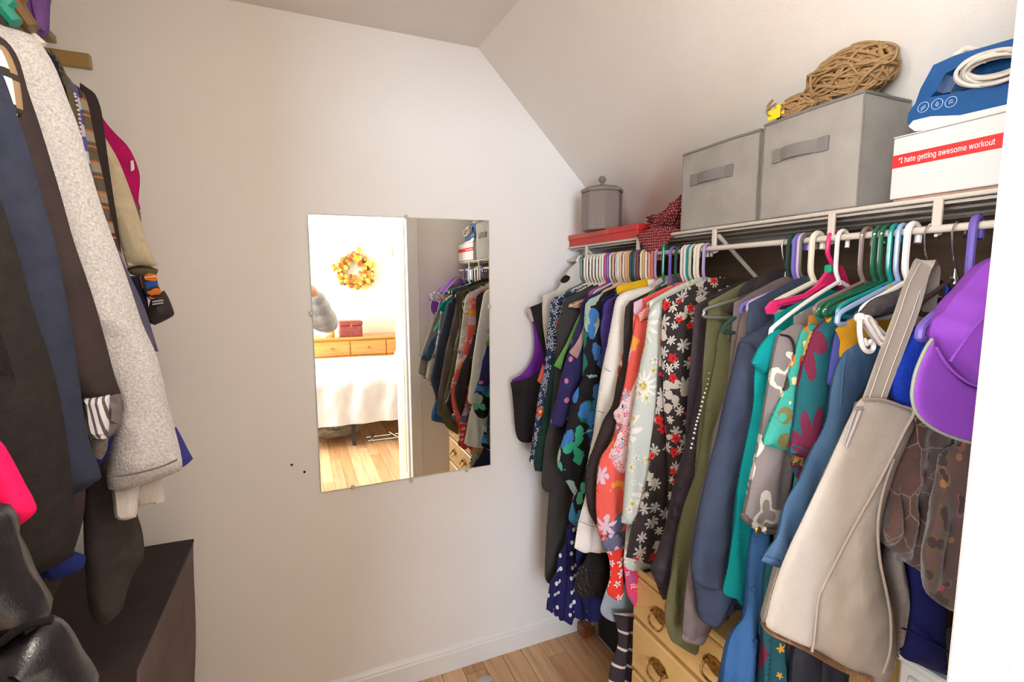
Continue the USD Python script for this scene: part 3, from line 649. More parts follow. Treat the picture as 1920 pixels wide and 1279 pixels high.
# ------------------------------------------------------------------ hangers
def hcol(n, c, gl=.3): return plain('hanger_' + n, c, rough=gl)
PXY = np.array([(1074, 1.7), (1100, 1.6), (1128, 1.5), (1160, 1.4), (1195, 1.3), (1234, 1.2), (1279, 1.1), (1331, 1.0), (1390, .9), (1458, .8), (1540, .7), (1637, .6), (1756, .5), (1825, .45), (1904, .4)])
def rod_y(px): return float(np.interp(px, PXY[:, 0], PXY[:, 1]))
SPOTS = []
def hanger(px, mat, label, group=None, yaw=0.0, neck=.088, half=.15, drop=.045, r=.0042, lift=0.0, kind='tubular', y=None):
    y = rod_y(px) if y is None else y; SPOTS.append(y); a = math.radians(yaw)
    def W(u, v, w=0.0): return np.array([RX + u * math.cos(a) - w * math.sin(a), y + u * math.sin(a) + w * math.cos(a), RZ + v + lift])
    t = Thing('hanger', label, 'hanger', group); R_ = .0158
    arc = [(R_ * math.cos(s), R_ * math.sin(s) - .0035) for s in np.linspace(math.pi, 0, 10)]
    if kind == 'metal':
        hk = [(0, -neck), (0, -neck + .02), (-.012, -.036), (-.0185, -.012)] + [(.018 * math.cos(s), .018 * math.sin(s) - .009) for s in np.linspace(math.pi * .95, -.5, 12)]
        hk_m = tube(spline([W(*p) for p in hk], 4), .0017, 7); R0 = steel
    else:
        hk = [(0, -neck - .004), (-.006, -neck + .008), (-R_ + .001, -neck + .024), (-R_, -.03)] + arc + [(R_, -.014), (R_ - .001, -.02)]
        hk_m = tube(spline([W(*p) for p in hk], 3), r, 8); R0 = mat
    h_ = t.part('hook', hk_m, R0)
    zb = -neck - drop
    arm = [(-.012, -neck - .002), (-half * .5, -neck - drop * .42), (-half + .01, zb + .008), (-half - .002, zb - .004), (-half + .008, zb - .013), (-half * .5, zb - .014), (0, zb - .014), (half * .5, zb - .014), (half - .008, zb - .013), (half + .002, zb - .004), (half - .01, zb + .008), (half * .5, -neck - drop * .42), (.012, -neck - .002), (0, -neck)]
    t.part('frame', tube(spline([W(*p) for p in arm], 4, True), r, 8, closed=True), mat)
    if kind == 'metal': t.part('collar', lathe([(0, .012), (.003, .012), (.0045, .004), (.008, -.004), (.009, -.012), (0, -.012)], W(0, -neck + .006), 12), steel, under=h_)
    t.done(); return W
IV, CR, TN = hcol('ivory', (226, 218, 200)), hcol('cream', (224, 206, 176)), hcol('tan', (204, 160, 98))
row = [(1090, 'white', (235, 232, 226)), (1097, 'grey_green', (84, 116, 104)), (1104, 'ivory', 0), (1109, 'ivory', 0), (1115, 'ivory', 0), (1121, 'ivory', 0), (1127, 'ivory', 0), (1133, 'ivory', 0), (1138, 'ivory', 0), (1143, 'magenta', (196, 62, 120)), (1147, 'violet', (122, 88, 168)), (1152, 'pale lilac', (206, 198, 206)), (1158, 'tan', 1), (1164, 'pale blue', (190, 200, 210)), (1168, 'ivory', 0), (1172, 'peach', (222, 170, 142)), (1178, 'cream', 2), (1183, 'peach', (222, 170, 142)), (1187, 'tan', 1), (1191, 'navy', (46, 60, 84)), (1195, 'dark green', (44, 78, 62)), (1199, 'slate grey', (96, 98, 110)), (1204, 'maroon', (122, 56, 66)), (1211, 'ivory', 0), (1215, 'tan', 1), (1220, 'ivory', 0), (1226, 'pink', (226, 152, 140)), (1231, 'salmon', (204, 110, 96)), (1237, 'lilac', (168, 138, 176))]
ORD = 'first second third fourth fifth sixth seventh eighth ninth tenth eleventh twelfth thirteenth fourteenth fifteenth sixteenth seventeenth eighteenth nineteenth twentieth twenty-first twenty-second twenty-third twenty-fourth twenty-fifth twenty-sixth twenty-seventh twenty-eighth twenty-ninth'.split()
for k_, (px, n, c) in enumerate(row):
    m = {0: IV, 1: TN, 2: CR}.get(c) if isinstance(c, int) else hcol(n.replace(' ', '_'), c)
    hanger(px, m, f'{n.replace("_", " ")} plastic hanger, {ORD[k_]} from the back wall in the tight far row', 'tubular hangers in the tight far row', yaw=rnd.uniform(-.8, .8), half=.075, drop=.032)
Wt = hanger(1247, hcol('teal_green', (34, 132, 112), .25), 'teal green tubular hanger turned sideways, its hook standing higher than its neighbours', yaw=34, neck=.098, lift=.012, half=.15)
hanger(1264, hcol('violet2', (116, 96, 182)), 'violet plastic hanger just right of the turned teal green one', yaw=12, half=.09, drop=.04)
hanger(1276, hcol('bottle_green', (52, 80, 58), .15), 'glossy bottle green hanger between the violet and the white ones', half=.09, drop=.04)
hanger(1287, hcol('pale lilac', (0, 0, 0)) if False else hcol('lilac_white', (216, 206, 214)), 'lilac white plastic hanger right of the glossy green one', yaw=3, half=.09, drop=.04)
hanger(1294, IV, 'ivory plastic hanger left of the bright teal one', half=.08, drop=.035)
hanger(1299, hcol('teal', (28, 138, 140), .25), 'bright teal plastic hanger in the middle of the far group', half=.09, drop=.04)
hanger(1304, hcol('sage', (188, 194, 176)), 'pale sage plastic hanger right of the bright teal one', half=.09, drop=.04)
hanger(1313, IV, 'ivory plastic hanger, third from the near end of the far group', half=.09, drop=.04)
hanger(1319, IV, 'ivory plastic hanger beside the lavender one, second from the near end of the far group', yaw=-2, half=.09, drop=.04)
hanger(1328, hcol('lavender', (176, 152, 198)), 'lavender plastic hanger at the near end of the far group', yaw=10, half=.13)
# near group
hanger(1478, hcol('dark_wood', (58, 44, 40), .5), 'dark hanger with a chrome hook and bell collar, first of the near group', yaw=5, kind='metal', neck=.082)
hanger(1491, hcol('forest', (34, 66, 58), .15), 'dark forest green hanger between the chrome hook and the periwinkle one', half=.188, drop=.088)
hanger(1502, hcol('periwinkle', (116, 106, 190)), 'periwinkle plastic hanger holding the taupe henley', yaw=-3, half=.15, drop=.05)
hanger(1510, hcol('pale_lilac2', (196, 172, 206)), 'pale lilac hanger right of the periwinkle one')
hanger(1518, hcol('clear_dark', (92, 92, 84), .12), 'smoky clear hanger with a long end showing at the dark quilted vest', yaw=-27, half=.205, drop=.06)
hanger(1534, IV, 'thick white hanger left of the hot pink one', r=.006, half=.12)
Wp = hanger(1583, hcol('white2', (234, 230, 226)), 'white tubular hanger standing free right of the hot pink one', yaw=2, half=.188, drop=.085)
hanger(1628, hcol('taupe_gloss', (128, 112, 106), .2), 'glossy taupe hanger with a wide loop', half=.13)
hanger(1652, hcol('green_gloss', (28, 92, 66), .12), 'glossy green hanger, left of its twin')
hanger(1666, hcol('green_gloss', (0, 0, 0)), 'glossy green hanger next to the teal one')
hanger(1683, hcol('teal2', (18, 142, 140), .25), 'teal plastic hanger near the strap of the handbag', yaw=3)
hanger(1697, hcol('light_blue', (150, 170, 210)), 'light blue plastic hanger holding the leaf print top', yaw=4, half=.175, drop=.055)
hanger(1716, hcol('white2', (0, 0, 0)), 'white tubular hanger next to the handbag strap, thickest of the near group', r=.0055, half=.12)
hanger(1748, hcol('dark_wood', (0, 0, 0)), 'chrome hook hanger under the handbag strap', kind='metal', neck=.075, half=.07, drop=.03)
hanger(1800, hcol('dark_wood', (0, 0, 0)), 'chrome hook hanger holding the brown suede skirt', kind='metal', neck=.085, half=.09, drop=.04)
hanger(1832, hcol('purple3', (112, 92, 178), .3), 'purple tubular hanger with the blue knit top, nearest the door', yaw=9, r=.006, neck=.095, half=.18, drop=.06)
# hot pink moulded hanger with a size clip
pink = hcol('hot_pink', (224, 46, 112), .3)
t = Thing('hanger', 'hot pink moulded hanger with a green size marker', 'hanger'); y = rod_y(1556) - .004; PY = y
def PP(px, py): return at(px, py, Y=y)
t.part('hook', tube(spline([PP(1576, 445), PP(1574, 437), PP(1566, 434), PP(1557, 440), PP(1553, 458), PP(1552, 475), PP(1558, 490), PP(1566, 510)], 5), [.0045] * 36, 8), pink)
o = [(1561, 494), (1548, 514), (1532, 536), (1510, 552), (1478, 560), (1448, 566), (1438, 578), (1441, 588), (1450, 584), (1462, 572), (1500, 566), (1530, 558), (1548, 533), (1572, 536), (1588, 556), (1592, 540), (1576, 500)]
bm = trimesh.creation.extrude_polygon(Polygon([(PP(*q)[0], PP(*q)[2]) for q in o]).buffer(.0015), .008, engine='earcut'); v = bm.vertices
bm.vertices = np.stack([v[:, 0], y - .004 + v[:, 2], v[:, 1]], -1); bm.fix_normals(); b = t.part('frame', bm, pink)
far = [(PP(1584, 540)[0], y, PP(1584, 540)[2]), (RX + .09, y, 1.462), (RX + .19, y, 1.43), (RX + .2, y, 1.418)]
t.part('far_arm', tube(far, [.007, .007, .006, .005], 8), pink)
c = PP(1553, 504); t.part('size_marker', box(c[0] - .007, c[0] + .006, y - .009, y + .006, c[2] - .009, c[2] + .008, .003), plain('green_marker', (20, 160, 122), rough=.35), label='green clip-on size marker')
t.part('rib', tube([(PP(1450, 571)[0], y - .006, PP(1450, 571)[2]), (PP(1505, 558)[0], y - .006, PP(1505, 558)[2]), (PP(1540, 534)[0], y - .006, PP(1540, 534)[2])], .0018, 6), pink)
t.done()

# ------------------------------------------------------------------ chest of drawers and floor things under the clothes
cream = plain('cream_lacquer', (216, 178, 116), rough=.4, noise=.05, sc=9); edge_m = plain('worn_gilt_edge', (176, 132, 62), rough=.45, noise=.2, sc=40)
ab = plain('antique_brass', (176, 140, 84), rough=.4, metal=.9, noise=.4, sc=120)
t = Thing('chest_of_drawers', 'cream painted chest of drawers with antique brass pulls under the clothes', 'chest of drawers')
cx0, cx1, cy0, cy1, cz1 = .80, 1.27, .615, 1.05, .735
t.part('carcass', box(cx0 + .012, cx1, cy0, cy1, .05, cz1 - .02, .003), cream)
t.part('top', box(cx0 - .004, cx1, cy0 - .008, cy1 + .008, cz1 - .02, cz1, .005), cream)
t.part('plinth', box(cx0 + .02, cx1, cy0 + .005, cy1 - .005, 0, .06, .004), cream)
for z0, z1 in ((.592, .708), (.44, .578), (.288, .426), (.09, .274)):
    k = t.part('drawer', [box(cx0, cx0 + .02, cy0 + .012, cy1 - .012, z0, z1, .004)], cream)
    t.part('drawer_edge', [box(cx0 + .006, cx0 + .014, cy0 + .004, cy1 - .004, z0 - .0125, z0 - .002, .002)], edge_m, label='brownish gilt rail between drawers')
    zc = (z0 + z1) / 2 + .008
    for yc in (.925, .745):
        p = t.part('pull', [tube(spline([(cx0 - .008, yc - .025, zc), (cx0 - .02, yc - .022, zc - .018), (cx0 - .022, yc, zc - .024), (cx0 - .02, yc + .022, zc - .018), (cx0 - .008, yc + .025, zc)], 6), .003, 8)], ab, under=k)
        t.part('backplate', [hull([(cx0 - q, yc + a * .036, zc + b * .02) for q in (0, .002) for a, b in ((-1, 0), (-.6, .8), (-.3, .5), (0, 1.1), (.3, .5), (.6, .8), (1, 0), (.5, -.8), (0, -1.0), (-.5, -.8))]), lathe([(0, 0), (.006, 0), (.006, .006), (0, .009)], (cx0 - .009, yc - .025, zc), 10, 'x'), lathe([(0, 0), (.006, 0), (.006, .006), (0, .009)], (cx0 - .009, yc + .025, zc), 10, 'x')], ab, under=k)
t.done()
t = Thing('storage_tower', 'white plastic storage drawers beside the chest, half behind the door frame', 'drawers')
t.part('body', box(1.13, 1.32, .33, .57, .03, .70, .006), plain('frosted_plastic', (214, 216, 214), rough=.35))
t.part('lid', box(1.125, 1.325, .325, .575, .70, .716, .004), plain('frosted_plastic', (0, 0, 0)))
for z in (.05, .27, .49):
    k = t.part('drawer', box(1.122, 1.14, .35, .55, z, z + .19, .004), plain('frosted_plastic', (0, 0, 0))); t.part('handle', box(1.112, 1.124, .41, .49, z + .12, z + .14, .003), plain('frosted_plastic', (0, 0, 0)), under=k)
for x in (1.15, 1.3):
    for yy in (.35, .55): t.part('foot', lathe([(0, 0), (.012, 0), (.014, .03), (0, .03)], (x, yy, 0), 10), plain('frosted_plastic', (0, 0, 0)))
t.done()
t = Thing('suitcase', 'dark suitcase with a grey edge standing on the floor under the clothes', 'suitcase')
dk = fabric('suitcase_cloth', (58, 52, 52), (46, 42, 42), sc=60, bump=.4, bs=500); gy = plain('grey_piping', (150, 142, 134), rough=.5)
t.part('shell', box(1.098, 1.325, 1.12, 1.665, .0, .50, .02), dk)
t.part('piping', [tube([(1.098, 1.66, .02), (1.098, 1.66, .48)], .005, 8), tube([(1.098, 1.66, .012), (1.098, 1.13, .012)], .005, 8), tube([(1.098, 1.66, .49), (1.098, 1.13, .49)], .005, 8)], gy)
t.part('handle', tube(spline([(1.2, 1.3, .5), (1.2, 1.3, .53), (1.2, 1.36, .535), (1.2, 1.44, .535), (1.2, 1.5, .53), (1.2, 1.5, .5)], 5), .008, 8), gy); t.done()
single('wooden_block', box(1.035, 1.085, 1.665, 1.72, 0, .05, .006), mat_wood('red_brown_wood', (150, 84, 46)), 'small red brown wooden block on the floor in the far corner', 'block')
m = trimesh.creation.icosphere(3); q = meshkit.fbm(m.vertices * 3, 3, 2) - .5; m.vertices = m.vertices * (1 + q[:, None]) * [.03, .02, .006] + at(910, 1276, Z=.006); m.vertices[:, 2] = np.maximum(m.vertices[:, 2], .0)
single('paper_scrap', m, plain('grey_paper', (196, 188, 180), rough=.8), 'small grey crumpled scrap on the floorboards', 'scrap')
# ------------------------------------------------------------------ clothes on the right-hand rod, far end first
def garment(name, label, cat, y, mat, front, body=None, part='sleeve', extra=(), yaw=0.0, T=.011, fold=.005, lam=.05, seed=None, R=.03, dy=-.004, h=.009, bT=.009, bmat=None, fl=None, wr=.55):
    t = Thing(name, label, cat); seed = seed if seed is not None else int(abs(y) * 997) % 97
    if body:
        hem, xl, xr = body; sh = 1.462
        pl = [('m', RX - .035, sh + .025), ('m', xl + .05, sh - .012), ('m', xl + .015, sh - .035), ('m', xl + .01, 1.25), ('m', xl, hem + .03), ('m', xl + .003, hem), ('m', (xl + xr) / 2, hem - .012), ('m', xr - .003, hem), ('m', xr, hem + .03), ('m', xr - .01, 1.25), ('m', xr - .012, sh - .035), ('m', xr - .05, sh - .012), ('m', RX + .035, sh + .025), ('m', RX, sh - .01)]
        t.part('body', cloth(pl, y, yaw, bT, .03, fold, lam, seed, h=.014), bmat or mat)
    fronts = front if isinstance(front[0], list) else [front]
    for i, f in enumerate(fronts):
        t.part(part, cloth(f, y + dy, yaw, T, R, fold, lam, seed + i, h=h, wr=wr), mat, label=fl)
    for e in extra:
        nm, pl, m, edy, eT = e[:5]; kw = e[5] if len(e) > 5 else {}
        t.part(nm, cloth(pl, y + edy, yaw, eT, kw.get('R', .02), kw.get('fold', fold * .6), kw.get('lam', lam), seed + 9, h=kw.get('h', .008)), m, label=kw.get('label'))
    t.done()
def trim_line(t_or_parts, *a): pass
black = fabric('black_cloth', (50, 45, 45), (40, 36, 36), sc=40, bump=.3, bs=700)
warm_black = fabric('warm_black', (66, 54, 53), (56, 46, 46), sc=30, bump=.3, bs=600)
charcoal = fabric('charcoal_knit', (86, 82, 78), (44, 42, 42), sc=380, bump=.6, bs=700, mix=.9)
garment('vest', 'black vest with a purple lining hanging against the back wall', 'vest', 1.668, black,
        [(1024, 562), (992, 577), (1001, 600), (1012, 640), (1021, 668), (1020, 690), (990, 709), (957, 717), (960, 740), (963, 768), (971, 823), (1000, 831), ('m', .98, 1.14), ('m', 1.16, 1.14), ('m', 1.17, 1.45), ('m', 1.02, 1.50), ('m', .95, 1.50)], part='front_panel',
        extra=[('lining', [(992, 578), (989, 590), (998, 604), (1002, 640), (999, 668), (984, 696), (958, 714), (975, 722), (1030, 700), (1034, 640), (1018, 600)], fabric('purple_lining', (118, 40, 160), bump=.1, rough=.6), .012, .006, dict(label='purple lining showing at the armhole')),
               ('shoulder_edge', [(989, 577), (995, 577), (1001, 602), (997, 604), (990, 590)], fabric('pale_edging', (214, 200, 202)), -.006, .004)])
garment('camisole', 'white satin top hanging nearest the back wall beside the black vest', 'top', 1.632, fabric('white_satin', (226, 218, 208), (216, 208, 198), sc=10, rough=.45, bump=.05),
        [(1088, 486), (1066, 506), (1052, 530), (1044, 543), (1018, 553), (1017, 580), (1019, 620), (1024, 660), (1030, 720), ('m', .80, 1.05), ('m', 1.10, 1.02), ('m', 1.15, 1.44), (1120, 520), (1100, 500)], part='front_panel', fold=.004,
        extra=[('bow', [(1050, 526), (1060, 516), (1070, 519), (1066, 527), (1056, 531)], black, -.012, .004, dict(label='small black bow at the neckline', h=.004))])
garment('blouse', 'orange yellow top with its shoulder showing above the navy floral blouse', 'blouse', 1.575, fabric('ochre_cloth', (224, 158, 62), (208, 138, 48), sc=14),
        [(1130, 530), (1108, 536), (1085, 552), (1066, 567), (1060, 580), (1075, 640), ('m', .90, 1.1), ('m', 1.1, 1.1), ('m', 1.14, 1.43), (1150, 528)], part='front_panel')
navyfl = prints('navy_floral', (44, 60, 92), [dict(k='flower', cell=.021, r=.011, n=5, amp=.45, cols=[(226, 220, 210), (206, 206, 208)], cc=(86, 104, 140), cr=.4, rand=.9), dict(k='flower', cell=.10, r=.026, n=6, amp=.2, cols=[(224, 100, 66), (226, 214, 204)], cc=(244, 226, 206), cr=.3, den=.6)])
garment('blouse', 'navy blouse with white and orange blossoms, first patterned sleeve from the back wall', 'blouse', 1.535, navyfl,
        [(1066, 570), (1046, 574), (1033, 588), (1027, 612), (1024, 650), (1019, 700), (1009, 750), (1001, 800), (995, 850), (993, 867), (1003, 880), (1020, 884), (1040, 860), (1060, 760), (1085, 640), (1085, 580)], body=(1.0, .79, 1.17), T=.016,
        extra=[('orange_panel', [(1018, 682), (1012, 700), (1007, 714), (1016, 722), (1024, 700)], fabric('orange_flower', (226, 104, 78)), .006, .006)])
garment('blouse', 'dark green top mostly hidden behind the charcoal knit', 'blouse', 1.50, fabric('pine_green', (36, 66, 60), (28, 54, 50), sc=20),
        [(1075, 575), (1045, 640), (1002, 865), (1004, 884), (1018, 884), (1040, 950), (1062, 966), (1075, 900), (1110, 700), (1110, 580)], body=(.93, .82, 1.15))
garment('cardigan', 'long charcoal sparkle knit cardigan with narrow hanging sleeves', 'cardigan', 1.468, charcoal,
        [[(1088, 572), (1060, 582), (1046, 604), (1043, 650), (1040, 700), (1032, 780), (1022, 830), (1016, 880), (1016, 912), (1026, 923), (1040, 922), (1050, 900), (1062, 800), (1090, 650), (1100, 580)],
         [(1040, 850), (1030, 925), (1025, 1000), (1022, 1080), (1027, 1093), (1040, 1098), (1052, 1100), (1056, 1060), (1075, 900)], [(1062, 920), (1050, 1000), (1046, 1085), (1062, 1110), (1078, 1102), (1085, 1000), (1090, 900)]], body=(.90, .80, 1.16), T=.014, fold=.003)
garment('top', 'beige patterned shoulder with pink and violet trim above the charcoal cardigan', 'top', 1.44, prints('trim_stripe', (216, 192, 156), [dict(k='lines', s=34, t=.72, rot=1.2, c=(206, 120, 130)), dict(k='blob', s=50, t=.62, c=(120, 110, 90))]),
        [(1170, 534), (1120, 552), (1068, 570), (1066, 576), (1100, 580), ('m', .92, 1.2), ('m', 1.12, 1.2), ('m', 1.15, 1.43)], part='front_panel', T=.007)
garment('top', 'violet and magenta striped top, a thin line above the beige shoulder', 'top', 1.455, prints('violet_stripe', (110, 84, 168), [dict(k='lines', s=30, t=.6, rot=1.35, c=(214, 72, 128))]),
        [(1160, 530), (1112, 548), (1098, 560), (1110, 566), ('m', .93, 1.2), ('m', 1.12, 1.2), ('m', 1.14, 1.44)], part='front_panel', T=.006)
garment('camisole', 'lime green strappy top, a narrow green sliver beside the navy spotted tee', 'top', 1.415, fabric('lime', (118, 172, 92), (100, 150, 78), sc=20),
        [(1112, 562), (1092, 580), (1085, 592), (1066, 635), (1050, 665), (1038, 686), (1052, 693), (1062, 660), (1090, 610), (1118, 578)], T=.007, part='strap', fold=.001,
        extra=[('front_panel', [('m', .90, 1.36), ('m', .87, 1.28), ('m', .87, .98), ('m', 1.10, .98), ('m', 1.10, 1.30), ('m', 1.05, 1.42), ('m', .93, 1.42)], fabric('lime', (0, 0, 0)), .004, .007)])
navydot = prints('navy_spots', (54, 48, 98), [dict(k='dot', cell=.062, r=.0085, cols=[(208, 128, 168)], rand=.35, ox=.018), dict(k='flower', cell=.17, r=.034, n=6, amp=.25, cols=[(236, 92, 84)], cc=(246, 190, 170), cr=.35, den=.45)])
garment('tee', 'navy blue tee with pink spots and a coral flower', 't-shirt', 1.385, navydot,
        [(1122, 574), (1098, 585), (1083, 610), (1063, 668), (1050, 718), (1038, 770), (1033, 797), (1050, 801), (1066, 790), (1085, 720), (1120, 640), (1135, 585)], body=(.93, .82, 1.16), T=.016)
garment('camisole', 'dusty pink camisole strap and corner between navy spotted tee and tropical print', 'top', 1.36, fabric('dusty_pink', (206, 164, 158), (188, 146, 142), sc=20),
        [(1106, 582), (1098, 588), (1094, 612), (1082, 640), (1067, 660), (1072, 666), (1083, 673), (1090, 655), (1103, 610), (1108, 590)], T=.006, part='strap', fold=.001, h=.006,
        extra=[('front_panel', [('m', .92, 1.37), ('m', .88, 1.30), ('m', .88, .98), ('m', 1.10, .98), ('m', 1.10, 1.30), ('m', 1.05, 1.42), ('m', .95, 1.42)], fabric('dusty_pink', (0, 0, 0)), .004, .006)])
tropic = prints('tropical', (36, 33, 36), [dict(k='leaf', cell=.085, r=.052, n=1.5, amp=.85, cols=[(60, 176, 140), (72, 150, 196), (36, 120, 100), (176, 190, 172)], sy=.6, rot=.5, den=.8), dict(k='leaf', cell=.05, r=.028, n=1, amp=.9, cols=[(92, 190, 150), (70, 130, 200), (40, 96, 150)], sy=.55, rot=-.7, den=.55), dict(k='blob', s=16, t=.66, c=(150, 200, 214), dis=1.4)], wob_=.022, wsc=40.0)
garment('blouse', 'black blouse with large teal, blue and green tropical flowers', 'blouse', 1.325, tropic,
        [[(1148, 578), (1128, 588), (1112, 625), (1104, 670), (1096, 710), (1076, 738), (1066, 790), (1054, 826), (1046, 860), (1049, 884), (1062, 905), (1076, 928), (1086, 905), (1110, 840), (1150, 700), (1170, 590)],
         [(1090, 880), (1076, 930), (1066, 975), (1085, 990), (1110, 960), (1130, 880)]], body=(.93, .80, 1.17), T=.018, fold=.006)
garment('blouse', 'plain violet top with a rounded shoulder left of the white denim jacket', 'blouse', 1.27, fabric('violet_cloth', (84, 66, 150), (70, 54, 130), sc=20),
        [(1172, 572), (1142, 582), (1129, 597), (1126, 625), (1130, 650), (1136, 680), (1140, 760), (1200, 760), (1210, 580)], body=(.95, .83, 1.15))
garment('top', 'mustard yellow top, its bright yoke lying above the white denim jacket', 'top', 1.225, fabric('mustard', (240, 194, 36), (226, 176, 26), sc=14),
        [(1226, 520), (1160, 536), (1155, 541), (1158, 552), (1180, 552), ('m', .92, 1.1), ('m', 1.12, 1.1), ('m', 1.15, 1.43), (1280, 520)], part='front_panel', T=.012)
denim = fabric('white_denim', (232, 226, 218), (220, 212, 204), sc=16, rough=.9, bump=.5, bs=500, gain=1.05)
W_ = lambda px, py, y: at(px, py, Y=y)
t = Thing('jacket', 'white denim jacket with grey stitching in the middle of the far clothes', 'jacket')
t.part('body', cloth([(1215, 545), (1185, 600), (1150, 720), (1120, 840), (1096, 930), (1085, 980), (1076, 1027), (1092, 1035), (1142, 1037), ('m', .98, .955), ('m', 1.17, .96), ('m', 1.18, 1.42), ('m', 1.02, 1.50), ('m', .95, 1.50)], 1.205, T=.012, fold=.006, seed=4), denim)
t.part('sleeve', cloth([(1225, 535), (1178, 545), (1158, 558), (1150, 590), (1141, 640), (1130, 700), (1120, 760), (1112, 820), (1104, 868), (1100, 905), (1115, 915), (1132, 880), (1165, 780), (1195, 680), (1225, 590)], 1.185, T=.022, fold=.004, seed=5), denim)
t.part('collar', cloth([(1262, 528), (1225, 540), (1200, 552), (1180, 580), (1172, 594), (1185, 590), (1215, 580), (1245, 562), (1266, 545)], 1.165, T=.010, fold=.002, seed=2, h=.006), denim)
t.part('shoulder_yoke', cloth([(1272, 512), (1240, 520), (1222, 534), (1214, 548), (1240, 560), (1262, 548), (1280, 530)], 1.175, T=.012, fold=.003, seed=7, h=.006), fabric('washed_denim', (214, 200, 190), (198, 180, 176), sc=20))
st_ = plain('grey_thread', (160, 152, 150), rough=.9)
for pl in ([(1133, 690), (1150, 700), (1166, 706)], [(1120, 770), (1138, 776)], [(1102, 865), (1120, 872)], [(1082, 975), (1105, 985), (1130, 990)], [(1170, 600), (1160, 640), (1148, 690)]):
    t.part('stitch_line', tube(spline([W_(px, py, 1.168) for px, py in pl], 5), .0011, 5), st_)
t.done()
redfl = prints('red_floral', (206, 62, 44), [dict(k='blob', s=40, t=.56, c=(236, 200, 190), dis=1.0), dict(k='blob', s=55, t=.64, c=(70, 60, 60))])
garment('blouse', 'red and white print blouse, a thin strip between white denim and black cardigan', 'blouse', 1.15, redfl,
        [(1215, 580), (1188, 590), (1180, 615), (1172, 650), (1160, 690), (1158, 720), (1180, 730), (1225, 620)], body=(.98, .84, 1.15), T=.012)
garment('cardigan', 'plain warm black cardigan with a long tapering sleeve beside the white jacket', 'cardigan', 1.12, warm_black,
        [(1250, 560), (1222, 570), (1204, 588), (1196, 615), (1183, 650), (1163, 700), (1148, 760), (1126, 805), (1108, 860), (1099, 895), (1098, 920), (1106, 962), (1117, 985), (1124, 960), (1140, 880), (1180, 760), (1240, 620), (1262, 575)], body=(.93, .80, 1.17), T=.02)
stripedn = prints('striped_navy', (40, 34, 42), [dict(k='dot', cell=3, r=.0, cols=[(0, 0, 0)])]) 
g = Graph('beige_stripes'); pos = Ref(g.add('geometry') + '.position'); sp = g.add('separate_xyz', vector=pos)
m_ = g.math('greater_than', g.math('fraction', g.math('multiply', g.math('add', Ref(sp + '.z'), g.math('multiply', Ref(sp + '.x'), .35)), 19.0)), .84)
p_ = g.add('principled_bsdf', base_color=g.mixc(m_, A((44, 36, 44)), A((200, 180, 164))), roughness=.9); stripes_m = g.finish(p_ + '.BSDF')
garment('trousers', 'dark knit trousers with narrow beige stripes hanging beside the chest of drawers', 'trousers', 1.10, stripes_m,
        [[(1150, 1150), (1160, 1200), (1146, 1250), (1138, 1300), (1166, 1300), (1178, 1220), (1186, 1150)], [(1172, 1150), (1176, 1200), (1168, 1300), (1190, 1300), (1196, 1150)]], part='leg', T=.016,
        extra=[('waist', [('m', .84, .90), ('m', .84, .78), ('m', 1.05, .78), ('m', 1.05, 1.38), ('m', .86, 1.38)], stripes_m, .02, .01)])
garment('top', 'pale grey blue top whose hem hangs above the striped trousers', 'top', 1.14, fabric('pale_grey_blue', (176, 184, 192), (160, 168, 178), sc=16),
        [(1145, 1085), (1132, 1120), (1126, 1148), (1150, 1166), (1188, 1160), (1200, 1100)], part='hem', T=.012, extra=[('body', [('m', .92, 1.44), ('m', .92, .86), ('m', 1.10, .86), ('m', 1.15, 1.42), ('m', .985, 1.49)], fabric('pale_grey_blue', (0, 0, 0)), .006, .007)])
garment('skirt', 'navy skirt with large white polka dots, hem just above the baseboard', 'skirt', 1.40, prints('navy_polka', (40, 38, 92), [dict(k='dot', cell=.044, r=.0075, cols=[(234, 230, 226)], rand=.3)], wob_=.002),
        [(1036, 1085), (1028, 1120), (1022, 1142), (1034, 1149), (1040, 1138), (1041, 1156), (1072, 1172), (1080, 1160), (1112, 1166), (1128, 1160), (1142, 1158), (1150, 1080), ('m', 1.1, .9), ('m', .9, .95)], part='pleats', fold=.012, lam=.035, T=.008,
        extra=[('waistband', [('m', .88, 1.40), ('m', .88, .85), ('m', 1.1, .85), ('m', 1.1, 1.40)], black, .01, .006)])
garment('dress', 'deep navy dress lower edge behind the black sequined one', 'dress', 1.30, fabric('deep_navy', (40, 42, 96), (32, 34, 80), sc=20),
        [(1084, 1020), (1080, 1070), (1086, 1110), (1108, 1168), (1128, 1160), (1144, 1128), (1150, 1030), ('m', 1.1, 1.0), ('m', .95, 1.0)], part='skirt', fold=.008, lam=.04, extra=[('bodice', [('m', .86, 1.44), ('m', .86, .85), ('m', 1.1, .85), ('m', 1.12, 1.42), ('m', .985, 1.49)], fabric('deep_navy', (0, 0, 0)), .006, .006)])
t = Thing('dress', 'black sequined dress with sparkling hem in the far clothes', 'dress'); y = 1.24
t.part('skirt', cloth([(1122, 1000), (1098, 1050), (1084, 1070), (1078, 1105), (1082, 1116), (1108, 1121), (1134, 1113), (1139, 1090), (1146, 1000), ('m', 1.05, 1.0)], y, T=.016, fold=.006, seed=6), black)
t.part('bodice', cloth([('m', .86, 1.44), ('m', .86, .92), ('m', 1.1, .92), ('m', 1.12, 1.42), ('m', .985, 1.49)], y + .006, T=.006, seed=6, h=.014), black)
sq, r6 = [], random.Random(8)
for k in range(46):
    c = at(1082 + r6.random() * 46, 1062 + r6.random() * 52, Y=y - .019); sq.append(move(trimesh.creation.icosphere(1, radius=1.0), [0, 0, 0])); sq[-1].vertices = sq[-1].vertices * [.0032, .001, .0032] + c
